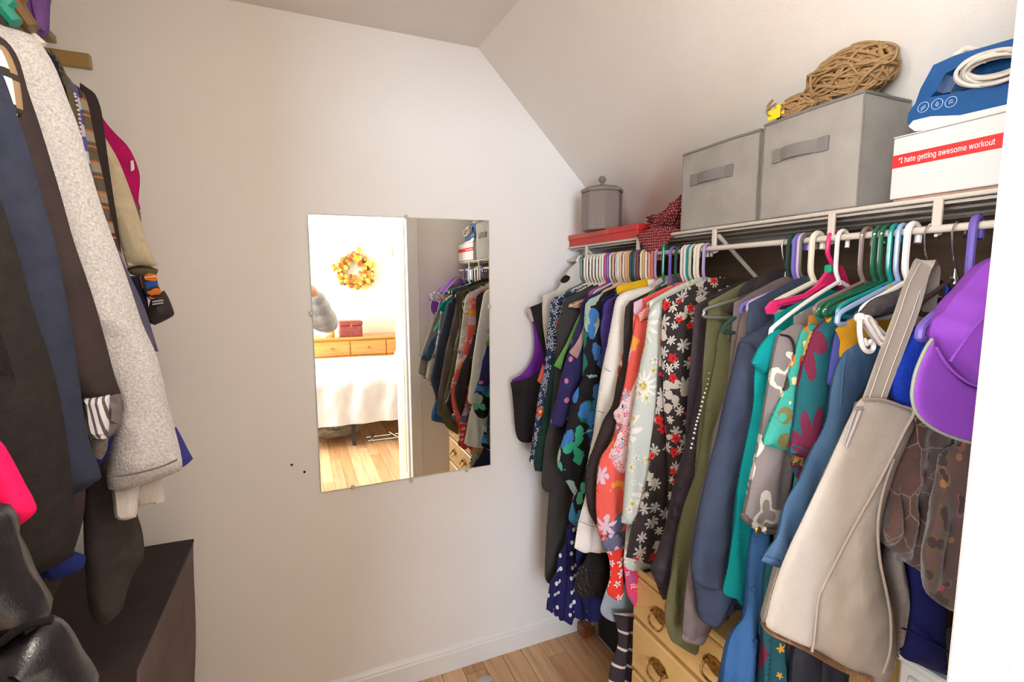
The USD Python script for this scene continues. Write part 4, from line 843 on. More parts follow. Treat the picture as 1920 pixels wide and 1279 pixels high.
t.part('sequin', sq, plain('black_sequin', (120, 120, 128), rough=.12, metal=1.0), kind='stuff'); t.done()
coral = prints('coral_tropical', (246, 104, 92), [dict(k='leaf', cell=.10, r=.05, n=2.5, amp=.8, cols=[(104, 108, 136), (250, 150, 60), (104, 108, 136), (226, 190, 206)], sy=.55, rot=.3, den=.75), dict(k='blob', s=13, t=.64, c=(250, 166, 64), dis=.6), dict(k='leaf', cell=.07, r=.03, n=3, amp=.8, cols=[(230, 200, 214)], den=.3)], wob_=.012, wsc=60.0)
t = Thing('blouse', 'bright coral tropical blouse with slate leaves, tied in a knot below', 'blouse'); y = 1.065
t.part('sleeve', cloth([(1258, 568), (1232, 574), (1205, 580), (1194, 596), (1189, 620), (1180, 665), (1173, 720), (1162, 770), (1152, 815), (1140, 835), (1125, 868), (1118, 900), (1117, 958), (1124, 1000), (1134, 1022), (1150, 1028), (1168, 1020), (1185, 960), (1215, 800), (1262, 640)], y, T=.018, fold=.006, seed=8), coral)
t.part('body', cloth([('m', .95, 1.49), ('m', .81, 1.44), ('m', .80, .95), ('m', 1.14, .95), ('m', 1.16, 1.43), ('m', 1.02, 1.49)], y + .014, T=.007, seed=3, h=.014), coral)
knot = prints('red_dot_sash', (236, 64, 52), [dict(k='flower', cell=.034, r=.011, n=5, amp=.3, cols=[(246, 226, 220)], cc=(120, 120, 170), cr=.35, rand=.5)])
t.part('sash', cloth([(1132, 1018), (1142, 1050), (1144, 1080), (1138, 1110), (1150, 1122), (1160, 1126), (1170, 1118), (1168, 1070), (1170, 1020), (1150, 1016)], y - .012, T=.012, fold=.004, lam=.03, seed=2, h=.006), knot, label='orange red dotted sash end')
t.part('knot', cloth([(1130, 1010), (1128, 1022), (1138, 1034), (1156, 1030), (1168, 1020), (1166, 1006), (1150, 1000)], y - .022, T=.014, R=.02, fold=.002, seed=3, h=.006), coral)
t.part('shoulder_stripe', cloth([(1240, 568), (1210, 578), (1197, 590), (1200, 603), (1222, 594), (1246, 584)], y - .020, T=.006, R=.015, fold=.001, h=.006), prints('coral_stripe', (248, 130, 116), [dict(k='lines', s=60, t=.65, rot=1.3, c=(236, 196, 196))]))
t.done()
ditsy = prints('pink_ditsy', (240, 206, 206), [dict(k='flower', cell=.022, r=.010, n=5, amp=.4, cols=[(236, 96, 116), (150, 156, 206), (238, 120, 130)], cc=(250, 232, 226), cr=.3, den=.85), dict(k='blob', s=90, t=.66, c=(74, 66, 100))])
hotpaisley = prints('pink_paisley', (236, 70, 104), [dict(k='flower', cell=.020, r=.010, n=4, amp=.4, cols=[(196, 160, 210), (238, 210, 220), (120, 110, 190)], cc=(230, 60, 110), cr=.4, den=.8)])
t = Thing('blouse', 'pink ditsy floral blouse with a ruffled sleeve beside the daisy blouse', 'blouse'); y = 1.045
t.part('sleeve', cloth([(1246, 585), (1222, 610), (1207, 660), (1196, 705), (1180, 735), (1158, 765), (1152, 776), (1156, 792), (1168, 797), (1158, 815), (1150, 838), (1144, 860), (1160, 885), (1180, 890), (1215, 800), (1255, 650)], y, T=.013, fold=.007, lam=.03, seed=12), ditsy)
t.part('body', cloth([('m', .95, 1.49), ('m', .83, 1.44), ('m', .82, .86), ('m', 1.13, .86), ('m', 1.15, 1.43), ('m', 1.02, 1.49)], y + .008, T=.006, seed=5, h=.014), ditsy)
t.part('hem_ruffle', cloth([(1168, 1055), (1172, 1085), (1178, 1118), (1196, 1146), (1212, 1150), (1229, 1141), (1222, 1110), (1200, 1075), (1190, 1050)], y - .016, T=.012, fold=.008, lam=.03, seed=2, h=.006), hotpaisley, label='hot pink paisley hem')
t.done()
daisy = prints('daisy_print', (208, 214, 206), [dict(k='flower', cell=.15, r=.058, n=12, amp=.3, cols=[(248, 244, 236), (242, 238, 230)], cc=(196, 172, 52), cr=.34, den=.75, ox=.03), dict(k='flower', cell=.036, r=.0125, n=5, amp=.35, cols=[(244, 240, 228), (236, 228, 196)], cc=(186, 160, 70), cr=.42, den=.6), dict(k='blob', s=75, t=.72, c=(176, 170, 96), det=3.0)])
t = Thing('blouse', 'pale mint blouse with large white daisies, brightest sleeve in the middle of the rod', 'blouse'); y = 1.005
t.part('sleeve', cloth([(1268, 556), (1238, 562), (1222, 578), (1216, 600), (1211, 640), (1202, 690), (1193, 750), (1185, 800), (1174, 870), (1169, 930), (1166, 978), (1180, 983), (1202, 982), (1215, 972), (1232, 974), (1250, 979), (1256, 930), (1262, 860), (1275, 700), (1290, 580)], y - .01, T=.02, fold=.006, lam=.06, seed=9), daisy)
t.part('body', cloth([('m', .95, 1.50), ('m', .81, 1.445), (1215, 700), (1185, 900), (1172, 1030), (1172, 1062), (1190, 1070), (1212, 1068), (1228, 1090), (1262, 1095), ('m', 1.12, .93), ('m', 1.16, 1.43), ('m', 1.02, 1.50)], y + .01, T=.008, seed=5, h=.012), daisy)
t.part('cuff', cloth([(1167, 966), (1165, 980), (1182, 985), (1203, 984), (1216, 974), (1232, 976), (1250, 981), (1252, 968), (1232, 962), (1214, 960), (1200, 970), (1182, 971)], y - .016, T=.018, fold=.003, h=.006), fabric('mint_plain', (204, 212, 206)))
t.part('dark_edge', cloth([(1205, 1068), (1214, 1090), (1230, 1110), (1246, 1125), (1262, 1120), (1262, 1090), (1235, 1085), (1222, 1068)], y - .006, T=.008, h=.006), prints('black_white_dot', (40, 36, 36), [dict(k='dot', cell=.045, r=.006, cols=[(236, 232, 226)], rand=.3)]), label='black hem with white dots')
t.done()
blackfl = prints('black_red_floral', (56, 49, 47), [dict(k='leaf', cell=.034, r=.016, n=3.5, amp=.9, cols=[(216, 206, 194), (196, 186, 176)], den=.68, rot=.4), dict(k='leaf', cell=.05, r=.022, n=1, amp=.93, cols=[(200, 190, 176)], den=.4, rot=-.4), dict(k='flower', cell=.045, r=.0125, n=5, amp=.2, cols=[(224, 52, 46), (206, 44, 44)], cc=(150, 30, 34), cr=.3, den=.7, ox=.02)], wob_=.010)
t = Thing('blouse', 'black blouse scattered with red flowers and white leaves', 'blouse'); y = .955
t.part('sleeve', cloth([(1316, 548), (1290, 555), (1262, 572), (1247, 588), (1241, 606), (1240, 650), (1242, 700), (1247, 780), (1252, 860), (1253, 930), (1250, 990), (1262, 1005), (1300, 950), (1345, 760), (1372, 600), (1352, 560)], y - .006, T=.018, fold=.005, seed=15), blackfl)
t.part('body', cloth([('m', .95, 1.50), ('m', .81, 1.45), (1225, 800), (1198, 960), (1184, 992), (1172, 1044), (1200, 1052), (1230, 1060), (1262, 1050), ('m', 1.12, .95), ('m', 1.16, 1.43), ('m', 1.02, 1.50)], y + .012, T=.008, seed=6, h=.012), blackfl)
t.part('neckline', cloth([(1330, 545), (1322, 560), (1345, 590), (1372, 600), (1376, 570), (1352, 548)], y - .02, T=.006, h=.006), warm_black)  # dark patch standing in for the shade at the neck opening
t.done()
quilt = fabric('dark_quilted', (64, 54, 60), (52, 44, 50), sc=25, rough=.6, bump=.2, bs=500)
t = Thing('vest', 'dark quilted vest with ruched rows and a pearl edged front', 'vest'); y = .862
def q_shape(dy, T): return cloth([(1372, 578), (1345, 582), (1327, 592), (1321, 630), (1314, 700), (1300, 780), (1280, 860), (1262, 930), (1245, 1000), (1230, 1050), (1222, 1068), (1233, 1100), (1240, 1122), (1252, 1116), (1270, 1060), (1300, 940), (1335, 800), (1365, 700), (1385, 600)], y + dy, T=T, fold=.003, seed=3)
m = q_shape(0, .018); v = m.vertices; v[:, 1] -= .006 * np.abs(np.sin(v[:, 2] * 95 + v[:, 0] * 30)) * np.clip((v[:, 1] < y) * 1.0, 0, 1); m.vertices = v
t.part('front_panel', m, quilt)
t.part('body', cloth([('m', .95, 1.49), ('m', .83, 1.44), ('m', .80, .80), ('m', 1.12, .80), ('m', 1.15, 1.43), ('m', 1.02, 1.49)], y + .016, T=.009, seed=6, h=.014), quilt)
edge = [(1336, 668), (1330, 690), (1326, 720), (1319, 745), (1313, 770), (1307, 790), (1302, 812), (1296, 840)]
pe = spline([at(px, py, Y=y - .036) for px, py in edge], 3)
t.part('pearl_trim', [move(trimesh.creation.icosphere(2, radius=.0028), p) for p in pe], plain('pearl', (232, 228, 222), rough=.25), kind='stuff')
t.done()
olive = fabric('olive_cotton', (112, 110, 76), (98, 96, 66), sc=14, bump=.3, bs=600)
t = Thing('jacket', 'long olive green jacket hanging open in front of the cream chest', 'jacket'); y = .812
t.part('front_panel', cloth([(1400, 570), (1376, 592), (1352, 618), (1346, 640), (1340, 690), (1322, 770), (1302, 880), (1284, 950), (1268, 1020), (1254, 1090), (1246, 1150), (1250, 1185), (1262, 1205), (1290, 1222), (1312, 1231), (1322, 1228), (1334, 1200), (1350, 1000), (1400, 700), (1430, 580)], y, T=.016, fold=.008, lam=.07, seed=11), olive)
t.part('body', cloth([('m', .95, 1.50), ('m', .82, 1.45), ('m', .79, .80), ('m', 1.14, .80), ('m', 1.17, 1.43), ('m', 1.02, 1.50)], y + .016, T=.01, seed=8, h=.014), olive)
t.part('shoulder_seam', tube(spline([at(1350, 622, Y=y - .018), at(1362, 618, Y=y - .02), at(1368, 628, Y=y - .02), at(1366, 640, Y=y - .018)], 5), .002, 6), olive)
t.part('collar', cloth([(1440, 545), (1410, 560), (1392, 580), (1378, 600), (1392, 606), (1420, 588), (1452, 565)], y - .018, T=.008, h=.007), olive)
t.done()
t = Thing('coat', 'dark charcoal coat with its collar rising behind the taupe henley', 'coat'); y = .785; dkc = fabric('dark_coat', (58, 50, 54), (48, 42, 46), sc=20)
t.part('collar', cloth([(1480, 505), (1450, 508), (1425, 520), (1405, 545), (1372, 570), (1360, 585), (1380, 592), (1420, 570), (1470, 548), (1496, 530)], y + .005, T=.012, h=.008), dkc)
t.part('body', cloth([('m', .95, 1.51), ('m', .87, 1.46), ('m', .87, .82), ('m', 1.14, .82), ('m', 1.18, 1.43), ('m', 1.05, 1.51)], y + .012, T=.01, seed=8, h=.014), dkc)
t.done()
taupe = fabric('taupe_jersey', (122, 108, 106), (108, 96, 94), sc=30, bump=.3, bs=700)
t = Thing('henley', 'taupe long sleeved henley with a stitched hem between olive jacket and slate one', 'shirt'); y = .748
t.part('sleeve', cloth([(1492, 536), (1450, 548), (1412, 570), (1393, 590), (1384, 625), (1372, 690), (1352, 770), (1330, 860), (1312, 950), (1297, 1030), (1286, 1090), (1280, 1150), (1279, 1196), (1296, 1205), (1315, 1207), (1322, 1190), (1330, 1174), (1352, 1168), (1366, 1164), (1372, 1120), (1400, 900), (1450, 650), (1510, 556)], y, T=.015, fold=.006, seed=14), taupe)
t.part('body', cloth([('m', .95, 1.50), ('m', .82, 1.45), ('m', .80, .80), ('m', 1.14, .80), ('m', 1.17, 1.43), ('m', 1.02, 1.50)], y + .012, T=.008, seed=4, h=.014), taupe)
t.part('hem_band', cloth([(1280, 1186), (1279, 1198), (1296, 1207), (1315, 1209), (1323, 1192), (1320, 1186), (1300, 1190)], y - .006, T=.015, h=.006), fabric('taupe_band', (136, 122, 122)))
t.done()
slate = fabric('slate_navy', (66, 76, 96), (56, 64, 84), sc=18, bump=.25, bs=800)
t = Thing('henley', 'slate blue long sleeved henley with a broad hanging sleeve', 'shirt'); y = .702
t.part('sleeve', cloth([(1540, 556), (1505, 565), (1468, 586), (1430, 612), (1396, 634), (1388, 652), (1380, 690), (1362, 760), (1341, 840), (1322, 930), (1304, 1010), (1296, 1050), (1297, 1075), (1306, 1120), (1314, 1160), (1328, 1174), (1342, 1174), (1352, 1150), (1364, 1136), (1386, 1126), (1392, 1100), (1430, 900), (1480, 720), (1560, 590)], y, T=.02, fold=.006, lam=.07, seed=17), slate)
t.part('body', cloth([('m', .95, 1.50), ('m', .81, 1.45), ('m', .79, .80), ('m', 1.14, .80), ('m', 1.17, 1.43), ('m', 1.02, 1.50)], y + .014, T=.008, seed=4, h=.014), slate)
t.part('sleeve_seam', tube(spline([at(px, py, Y=y - .022) for px, py in ((1392, 640), (1412, 650), (1424, 690), (1420, 760))], 6), .0014, 5), slate)
t.part('hem_seam', tube(spline([at(px, py, Y=y - .021) for px, py in ((1308, 1098), (1330, 1108), (1352, 1106), (1372, 1098))], 6), .0014, 5), slate)
t.done()
teal = fabric('teal_jersey', (4, 150, 150), (0, 132, 134), sc=14, bump=.2, bs=800)
t = Thing('tee', 'bright teal tee with a capped sleeve, hanging on the free white hanger', 't-shirt'); y = .660
t.part('body', cloth([(1452, 622), (1430, 650), (1416, 690), (1412, 760), (1400, 840), (1386, 920), (1372, 1000), (1362, 1080), (1358, 1112), (1368, 1119), (1380, 1122), (1388, 1133), (1394, 1138), (1402, 1100), (1430, 900), (1470, 740), (1500, 640)], y, T=.013, fold=.007, lam=.05, seed=19), teal)
t.part('sleeve', cloth([(1466, 618), (1450, 622), (1436, 636), (1422, 656), (1410, 682), (1420, 692), (1433, 702), (1450, 680), (1480, 640)], y - .016, T=.012, R=.02, fold=.002, h=.006), teal)
t.part('back_panel', cloth([('m', .95, 1.47), ('m', .83, 1.43), ('m', .82, .84), ('m', 1.13, .84), ('m', 1.15, 1.42), ('m', 1.02, 1.47)], y + .012, T=.007, seed=4, h=.014), teal)
t.done()
greyp = prints('grey_pattern', (136, 126, 124), [dict(k='flower', cell=.13, r=.05, n=3, amp=.3, cols=[(214, 208, 200), (190, 184, 178)], cc=(150, 142, 138), cr=.62, den=.62, ox=.06, sy=.8), dict(k='flower', cell=.07, r=.022, n=4, amp=.3, cols=[(226, 220, 212)], cc=(140, 130, 128), cr=.5, den=.35)])
t = Thing('blouse', 'grey blouse with large white floral swirls and a gold button cuff', 'blouse'); y = .620
t.part('sleeve', cloth([(1500, 606), (1474, 618), (1462, 628), (1452, 664), (1444, 710), (1436, 760), (1427, 820), (1414, 880), (1403, 935), (1394, 965), (1396, 976), (1410, 984), (1440, 990), (1466, 990), (1468, 950), (1480, 880), (1500, 760), (1530, 640)], y, T=.018, fold=.004, seed=21), greyp)
t.part('cuff', cloth([(1394, 962), (1394, 976), (1410, 990), (1424, 996), (1440, 1002), (1464, 996), (1467, 984), (1440, 984), (1415, 976)], y - .004, T=.02, h=.006), prints('cuff_print', (110, 100, 98), [dict(k='blob', s=34, t=.52, c=(236, 228, 214))]))
t.part('button', lathe([(0, 0), (.006, .001), (.007, .003), (.004, .005), (0, .005)], at(1424, 996, Y=y - .03), 12, 'y'), plain('gold_button', (200, 158, 84), rough=.3, metal=.9))
t.part('body', cloth([('m', .95, 1.47), ('m', .83, 1.43), ('m', .81, .88), ('m', 1.13, .88), ('m', 1.15, 1.42), ('m', 1.02, 1.47)], y + .012, T=.007, seed=4, h=.014), greyp)
t.part('piping', tube(spline([at(px, py, Y=y - .021) for px, py in ((1464, 628), (1480, 632), (1488, 646), (1490, 668))], 6), .0022, 6), black)
t.done()
retro = prints('retro_print', (66, 166, 150), [dict(k='dot', cell=.05, r=.015, cols=[(206, 52, 48), (122, 118, 70), (206, 124, 40), (66, 70, 66)], rand=.5), dict(k='dot', cell=.05, r=.008, cols=[(66, 166, 150)], rand=.5, ox=.006), dict(k='flower', cell=.032, r=.008, n=1, amp=.5, cols=[(228, 214, 172)], den=.6)])
t = Thing('blouse', 'turquoise blouse with red and olive retro circles in front of the grey blouse', 'blouse'); y = .598
t.part('sleeve', cloth([(1524, 608), (1506, 618), (1494, 650), (1480, 700), (1466, 745), (1446, 790), (1432, 822), (1430, 834), (1446, 838), (1478, 845), (1500, 830), (1530, 700), (1545, 620)], y, T=.016, fold=.004, seed=23), retro)
t.part('sleeve_back', cloth([(1440, 836), (1450, 860), (1470, 880), (1479, 886), (1486, 860), (1486, 840), (1462, 836)], y + .012, T=.008, h=.006, fold=.002), retro)
t.part('body', cloth([('m', .95, 1.47), ('m', .84, 1.43), ('m', .83, .92), ('m', 1.12, .92), ('m', 1.15, 1.42), ('m', 1.02, 1.47)], y + .014, T=.007, seed=4, h=.014), retro)
t.part('gold_trim', tube(spline([at(px, py, Y=y - .019) for px, py in ((1522, 622), (1512, 650), (1506, 690), (1502, 730))], 6), .003, 6), fabric('gold_braid', (206, 176, 90), (150, 120, 50), sc=400, mix=.9))
t.done()
leafp = prints('maroon_leaf_print', (32, 98, 108), [dict(k='leaf', cell=.11, r=.044, n=4.5, amp=.45, cols=[(104, 38, 62), (118, 40, 70)], sy=.6, rot=.25, den=.8, ox=.045, rand=.45), dict(k='leaf', cell=.05, r=.014, n=1, amp=.6, cols=[(226, 164, 44), (150, 40, 80)], den=.4, sy=.6)])
t = Thing('blouse', 'dark teal top with big maroon leaves, its sleeve folded open at the hem', 'blouse'); y = .572
t.part('sleeve', cloth([(1580, 586), (1556, 596), (1534, 612), (1524, 630), (1510, 676), (1500, 720), (1492, 790), (1483, 850), (1500, 857), (1520, 861), (1548, 876), (1576, 880), (1572, 850), (1562, 780), (1553, 700), (1556, 640), (1590, 600)], y, T=.018, fold=.004, seed=25), leafp)
t.part('sleeve_back', cloth([(1482, 868), (1490, 890), (1502, 908), (1514, 926), (1532, 914), (1556, 898), (1574, 884), (1560, 870), (1520, 862)], y + .016, T=.008, h=.007, fold=.002), leafp)
t.part('inner_lining', cloth([(1484, 852), (1486, 872), (1516, 876), (1556, 874), (1572, 880), (1548, 870), (1518, 858)], y + .006, T=.006, h=.006, fold=.001), prints('leaf_inner', (110, 84, 66), [dict(k='blob', s=60, t=.55, c=(190, 150, 80))]), label='tan inner face of the open sleeve')
t.part('hem_seam', tube(spline([at(px, py, Y=y - .02) for px, py in ((1487, 834), (1510, 843), (1536, 852), (1572, 862))], 6), .0013, 5), fabric('teal_thread', (50, 110, 118)))
t.part('body', cloth([('m', .95, 1.47), ('m', .84, 1.43), ('m', .83, .95), ('m', 1.12, .95), ('m', 1.15, 1.42), ('m', 1.02, 1.47)], y + .012, T=.006, seed=4, h=.014), leafp)
t.done()
garment('tee', 'periwinkle blue tee edge right of the maroon leaf top', 't-shirt', .553, fabric('periwinkle_cloth', (82, 88, 164), (70, 76, 148), sc=18),
        [(1640, 576), (1600, 592), (1574, 612), (1564, 640), (1556, 690), (1552, 720), (1580, 740), (1650, 600)], body=(.98, .85, 1.13), T=.010)
garment('top', 'golden yellow top shoulder peeking out above the steel blue tee', 'top', .543, fabric('golden', (214, 158, 40), (198, 142, 30), sc=18),
        [(1640, 586), (1604, 594), (1578, 608), (1566, 618), (1576, 640), (1574, 664), (1580, 690), (1640, 640)], body=(.99, .86, 1.13), T=.008)
steelb = fabric('steel_blue', (76, 106, 138), (66, 94, 126), sc=14, bump=.2, bs=800)
t = Thing('tee', 'steel blue tee with a long sleeve falling in front of the grey handbag', 't-shirt'); y = .533
t.part('sleeve', cloth([(1650, 622), (1628, 630), (1600, 644), (1582, 664), (1566, 696), (1556, 740), (1548, 790), (1528, 840), (1502, 890), (1474, 950), (1450, 1010), (1436, 1040), (1429, 1053), (1448, 1060), (1470, 1066), (1488, 1078), (1496, 1083), (1504, 1062), (1512, 1010), (1530, 940), (1560, 860), (1600, 760), (1650, 680)], y, T=.012, fold=.005, lam=.06, seed=27), steelb)
t.part('body', cloth([('m', .95, 1.46), ('m', .87, 1.42), ('m', .86, .95), ('m', 1.12, .95), ('m', 1.14, 1.42), ('m', 1.02, 1.46)], y + .010, T=.006, seed=4, h=.014), steelb)
t.part('hem_seam', tube(spline([at(px, py, Y=y - .0145) for px, py in ((1434, 1042), (1460, 1052), (1484, 1064), (1498, 1072))], 6), .0012, 5), steelb)
t.part('neck_seam', tube(spline([at(px, py, Y=y - .013) for px, py in ((1586, 664), (1580, 700), (1576, 760))], 6), .0014, 5), steelb)
t.done()
garment('tee', 'long bright denim blue tee hanging low beside the teal hem', 't-shirt', .640, fabric('denim_blue', (66, 112, 164), (46, 86, 136), sc=9, stretch=(6., 6., .8), mix=.7),
        [(1420, 960), (1408, 1030), (1400, 1100), (1392, 1150), (1378, 1190), (1362, 1240), (1350, 1290), (1346, 1330), (1440, 1330), (1440, 1000)], part='lower_panel', T=.018, fold=.012, lam=.05,
        extra=[('body', [('m', .87, 1.42), ('m', .85, .80), ('m', 1.1, .80), ('m', 1.12, 1.42), ('m', .985, 1.47)], fabric('denim_blue', (0, 0, 0)), .008, .006)])
garment('skirt', 'dark teal skirt with maroon and gold leaves below the handbag', 'skirt', .585, prints('leaf_skirt', (34, 82, 92), [dict(k='leaf', cell=.10, r=.058, n=2.5, amp=.4, cols=[(110, 36, 60)], sy=.5, den=.6), dict(k='flower', cell=.05, r=.009, n=5, amp=.3, cols=[(214, 150, 40)], den=.55)]),
        [(1440, 1040), (1430, 1110), (1428, 1200), (1426, 1330), (1510, 1330), (1530, 1230), (1540, 1100), (1500, 1040)], part='pleats', T=.014, fold=.014, lam=.035,
        extra=[('waistband', [('m', .84, 1.38), ('m', .84, .85), ('m', 1.05, .85), ('m', 1.05, 1.38)], black, .02, .006)])
garment('trousers', 'dark blue grey trousers hanging under the handbag next to the leaf skirt', 'trousers', .56, fabric('blue_grey_twill', (62, 64, 78), (50, 52, 64), sc=20),
        [[(1500, 1180), (1486, 1240), (1482, 1330), (1530, 1330), (1540, 1190)], [(1528, 1190), (1520, 1260), (1526, 1330), (1580, 1330), (1590, 1210)]], part='leg', T=.018, fold=.006,
        extra=[('waist', [('m', .87, 1.36), ('m', .86, .80), ('m', 1.06, .80), ('m', 1.06, 1.36)], fabric('blue_grey_twill', (0, 0, 0)), .02, .006)])

# trouser hanger with folded grey trousers and white clip hooks
garment('trousers', 'dark grey trousers folded over a clip hanger above the white hooks', 'trousers', .517, fabric('grey_flannel', (92, 86, 88), (76, 70, 72), sc=60),
        [(1700, 540), (1670, 548), (1640, 560), (1622, 578), (1608, 592), (1618, 600), (1645, 596), (1690, 580), (1712, 560)], part='fold', T=.016, fold=.002,
        extra=[('leg', [('m', .92, 1.43), ('m', .90, .95), ('m', 1.08, .95), ('m', 1.10, 1.43)], fabric('grey_flannel', (0, 0, 0)), .004, .006)])
t = Thing('clip_hooks', 'bundle of white plastic clip hooks dangling in front of the handbag strap', 'hooks'); y = .478
for i, pl in enumerate(([(1614, 592), (1640, 610), (1662, 630), (1682, 634), (1684, 640), (1664, 642), (1642, 622), (1624, 604)], [(1622, 598), (1636, 622), (1650, 644), (1666, 648), (1670, 640), (1654, 634), (1640, 612), (1630, 596)], [(1612, 600), (1612, 622), (1616, 646), (1624, 658), (1634, 658), (1638, 648), (1632, 640), (1624, 646), (1620, 636)])):
    t.part('hook', tube(spline([at(px, py, Y=y - .006 * i) for px, py in pl], 5, i < 2), .0036, 8, closed=i < 2), whitep)
t.part('clamp', [capsule(at(1612, 596, Y=y), at(1634, 608, Y=y), .008), capsule(at(1618, 600, Y=y + .01), at(1640, 632, Y=y + .01), .006)], whitep)
t.done()

# ------------------------------------------------------------------ grey leather handbag on a chrome hook
lea = fabric('grey_leather', (188, 177, 164), (178, 167, 154), sc=7, rough=.55, bump=.25, bs=420, spec=.4); lea_edge = plain('leather_edge', (152, 138, 128), rough=.6)
t = Thing('handbag', 'large taupe grey leather shoulder bag with wide straps hanging in the clothes', 'handbag'); y = .486; YW = -18
P0 = np.array([.84, y, 1.0]); a_ = math.radians(YW); nn = np.array([math.sin(a_), -math.cos(a_), 0])
def bagp(px, py, o=0.0): return ray_plane(px, py, P0 + nn * o, nn)
def bagcloth(pl, o, **k): return cloth(pl, P0[1] + 0 * o - nn[1] * 0 + (nn * o)[1], YW, xr=P0[0] + (nn * o)[0], **k)
t.part('body', bagcloth([(1614, 752), (1600, 790), (1560, 860), (1520, 940), (1490, 1000), (1460, 1055), (1447, 1100), (1434, 1150), (1430, 1172), (1440, 1184), (1500, 1212), (1560, 1246), (1610, 1268), (1632, 1273), (1655, 1262), (1668, 1215), (1668, 1150), (1655, 1090), (1643, 1040), (1641, 990), (1650, 930), (1670, 870), (1700, 800), (1710, 775), (1660, 750)], -.012, T=.045, R=.07, fold=.004, lam=.11, seed=31, wr=1.2), lea)
t.part('flap', bagcloth([(1616, 747), (1598, 775), (1572, 830), (1545, 890), (1508, 965), (1474, 1035), (1450, 1100), (1438, 1150), (1436, 1174), (1480, 1198), (1521, 1216), (1524, 1190), (1529, 1150), (1536, 1116), (1549, 1090), (1600, 990), (1650, 900), (1694, 812), (1713, 772), (1690, 760), (1652, 748)], .034, T=.008, R=.015, fold=.003, lam=.2, seed=4), lea)
edge = [(1617, 749), (1652, 749), (1690, 761), (1713, 773), (1694, 812), (1650, 900), (1600, 990), (1548, 1090), (1535, 1120), (1530, 1160), (1526, 1200), (1522, 1222)]
t.part('flap_piping', tube(spline([bagp(px, py, .042) for px, py in edge], 6), .0022, 7), lea_edge)
t.part('side_gusset', bagcloth([(1668, 1010), (1655, 1060), (1668, 1120), (1674, 1200), (1664, 1262), (1680, 1230), (1692, 1180), (1700, 1120), (1694, 1070), (1682, 1020)], -.05, T=.022, R=.03, fold=.001, seed=2, wr=.1), fabric('gusset_leather', (168, 158, 152), (156, 146, 140), sc=9, rough=.5))
t.part('side_piping', tube(spline([bagp(px, py, .036) for px, py in ((1676, 860), (1656, 920), (1646, 985), (1650, 1050), (1662, 1110), (1670, 1160), (1669, 1220), (1656, 1262))], 6), .0022, 7), lea_edge)
t.part('base_trim', bagcloth([(1430, 1172), (1434, 1184), (1500, 1214), (1560, 1248), (1620, 1272), (1632, 1274), (1628, 1262), (1560, 1234), (1500, 1200), (1445, 1174)], .012, T=.026, R=.02, fold=.001, h=.007), fabric('tan_base', (160, 122, 88), (146, 108, 76), sc=20, rough=.6))
t.part('pocket_zip', [tube(spline([bagp(px, py, .044) for px, py in ((1614, 768), (1606, 790), (1596, 815), (1587, 838))], 5), .0028, 8), tube(spline([bagp(px, py, .044) for px, py in ((1606, 766), (1598, 788), (1590, 812), (1583, 832))], 5), .0018, 8), tube([bagp(1604, 766, .045), bagp(1618, 766, .045)], .0028, 8)], plain('zip_grey', (140, 130, 124), rough=.35))
def strap(pts, ws, tw=.004):
    p = spline(pts, 8); n = len(p); V, Fc = [], []; wv = np.interp(np.linspace(0, 1, n), np.linspace(0, 1, len(ws)), ws)
    tdir = np.gradient(p, axis=0); tdir /= np.linalg.norm(tdir, axis=1, keepdims=True); eu = np.array([math.cos(a_), math.sin(a_), 0.])
    for i in range(n):
        sv = eu - tdir[i] * (eu @ tdir[i]); sv /= np.linalg.norm(sv); w = wv[i] / 2
        nrm = np.cross(sv, tdir[i]); V += [p[i] + sv * w + nrm * tw / 2, p[i] - sv * w + nrm * tw / 2, p[i] - sv * w - nrm * tw / 2, p[i] + sv * w - nrm * tw / 2]
    for i in range(n - 1):
        for k in range(4): a, b = 4 * i + k, 4 * i + (k + 1) % 4; Fc += [(a, b, b + 4), (a, b + 4, a + 4)]
    Fc += [(0, 2, 1), (0, 3, 2)]; e = 4 * (n - 1); Fc += [(e, e + 1, e + 2), (e, e + 2, e + 3)]
    m = trimesh.Trimesh(V, Fc); m.fix_normals(); return m
hk = np.array([RX - .008, .503, 1.507])
sf = [bagp(1638, 752, .030), bagp(1664, 680, .03), bagp(1698, 590, .016), at(1716, 535, Y=.474), at(1733, 492, Y=.482), hk + [.0, -.006, .010]]
st1 = t.part('strap', strap(sf, [.036, .035, .034, .031, .026, .016]), lea)
t.part('strap_stitching', [tube(spline([bagp(1628, 752, .036), bagp(1653, 680, .036), bagp(1686, 590, .022), at(1704, 535, Y=.470), at(1725, 494, Y=.478)], 6), .0007, 5), tube(spline([bagp(1650, 752, .036), bagp(1676, 680, .036), bagp(1710, 590, .022), at(1728, 535, Y=.470), at(1741, 494, Y=.478)], 6), .0007, 5)], plain('pale_stitch', (206, 196, 184), rough=.8), under=st1)
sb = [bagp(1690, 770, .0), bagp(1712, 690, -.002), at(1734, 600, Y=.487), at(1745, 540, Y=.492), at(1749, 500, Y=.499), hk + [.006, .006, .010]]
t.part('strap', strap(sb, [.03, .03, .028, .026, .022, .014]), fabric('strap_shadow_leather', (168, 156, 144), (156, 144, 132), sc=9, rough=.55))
t.done()

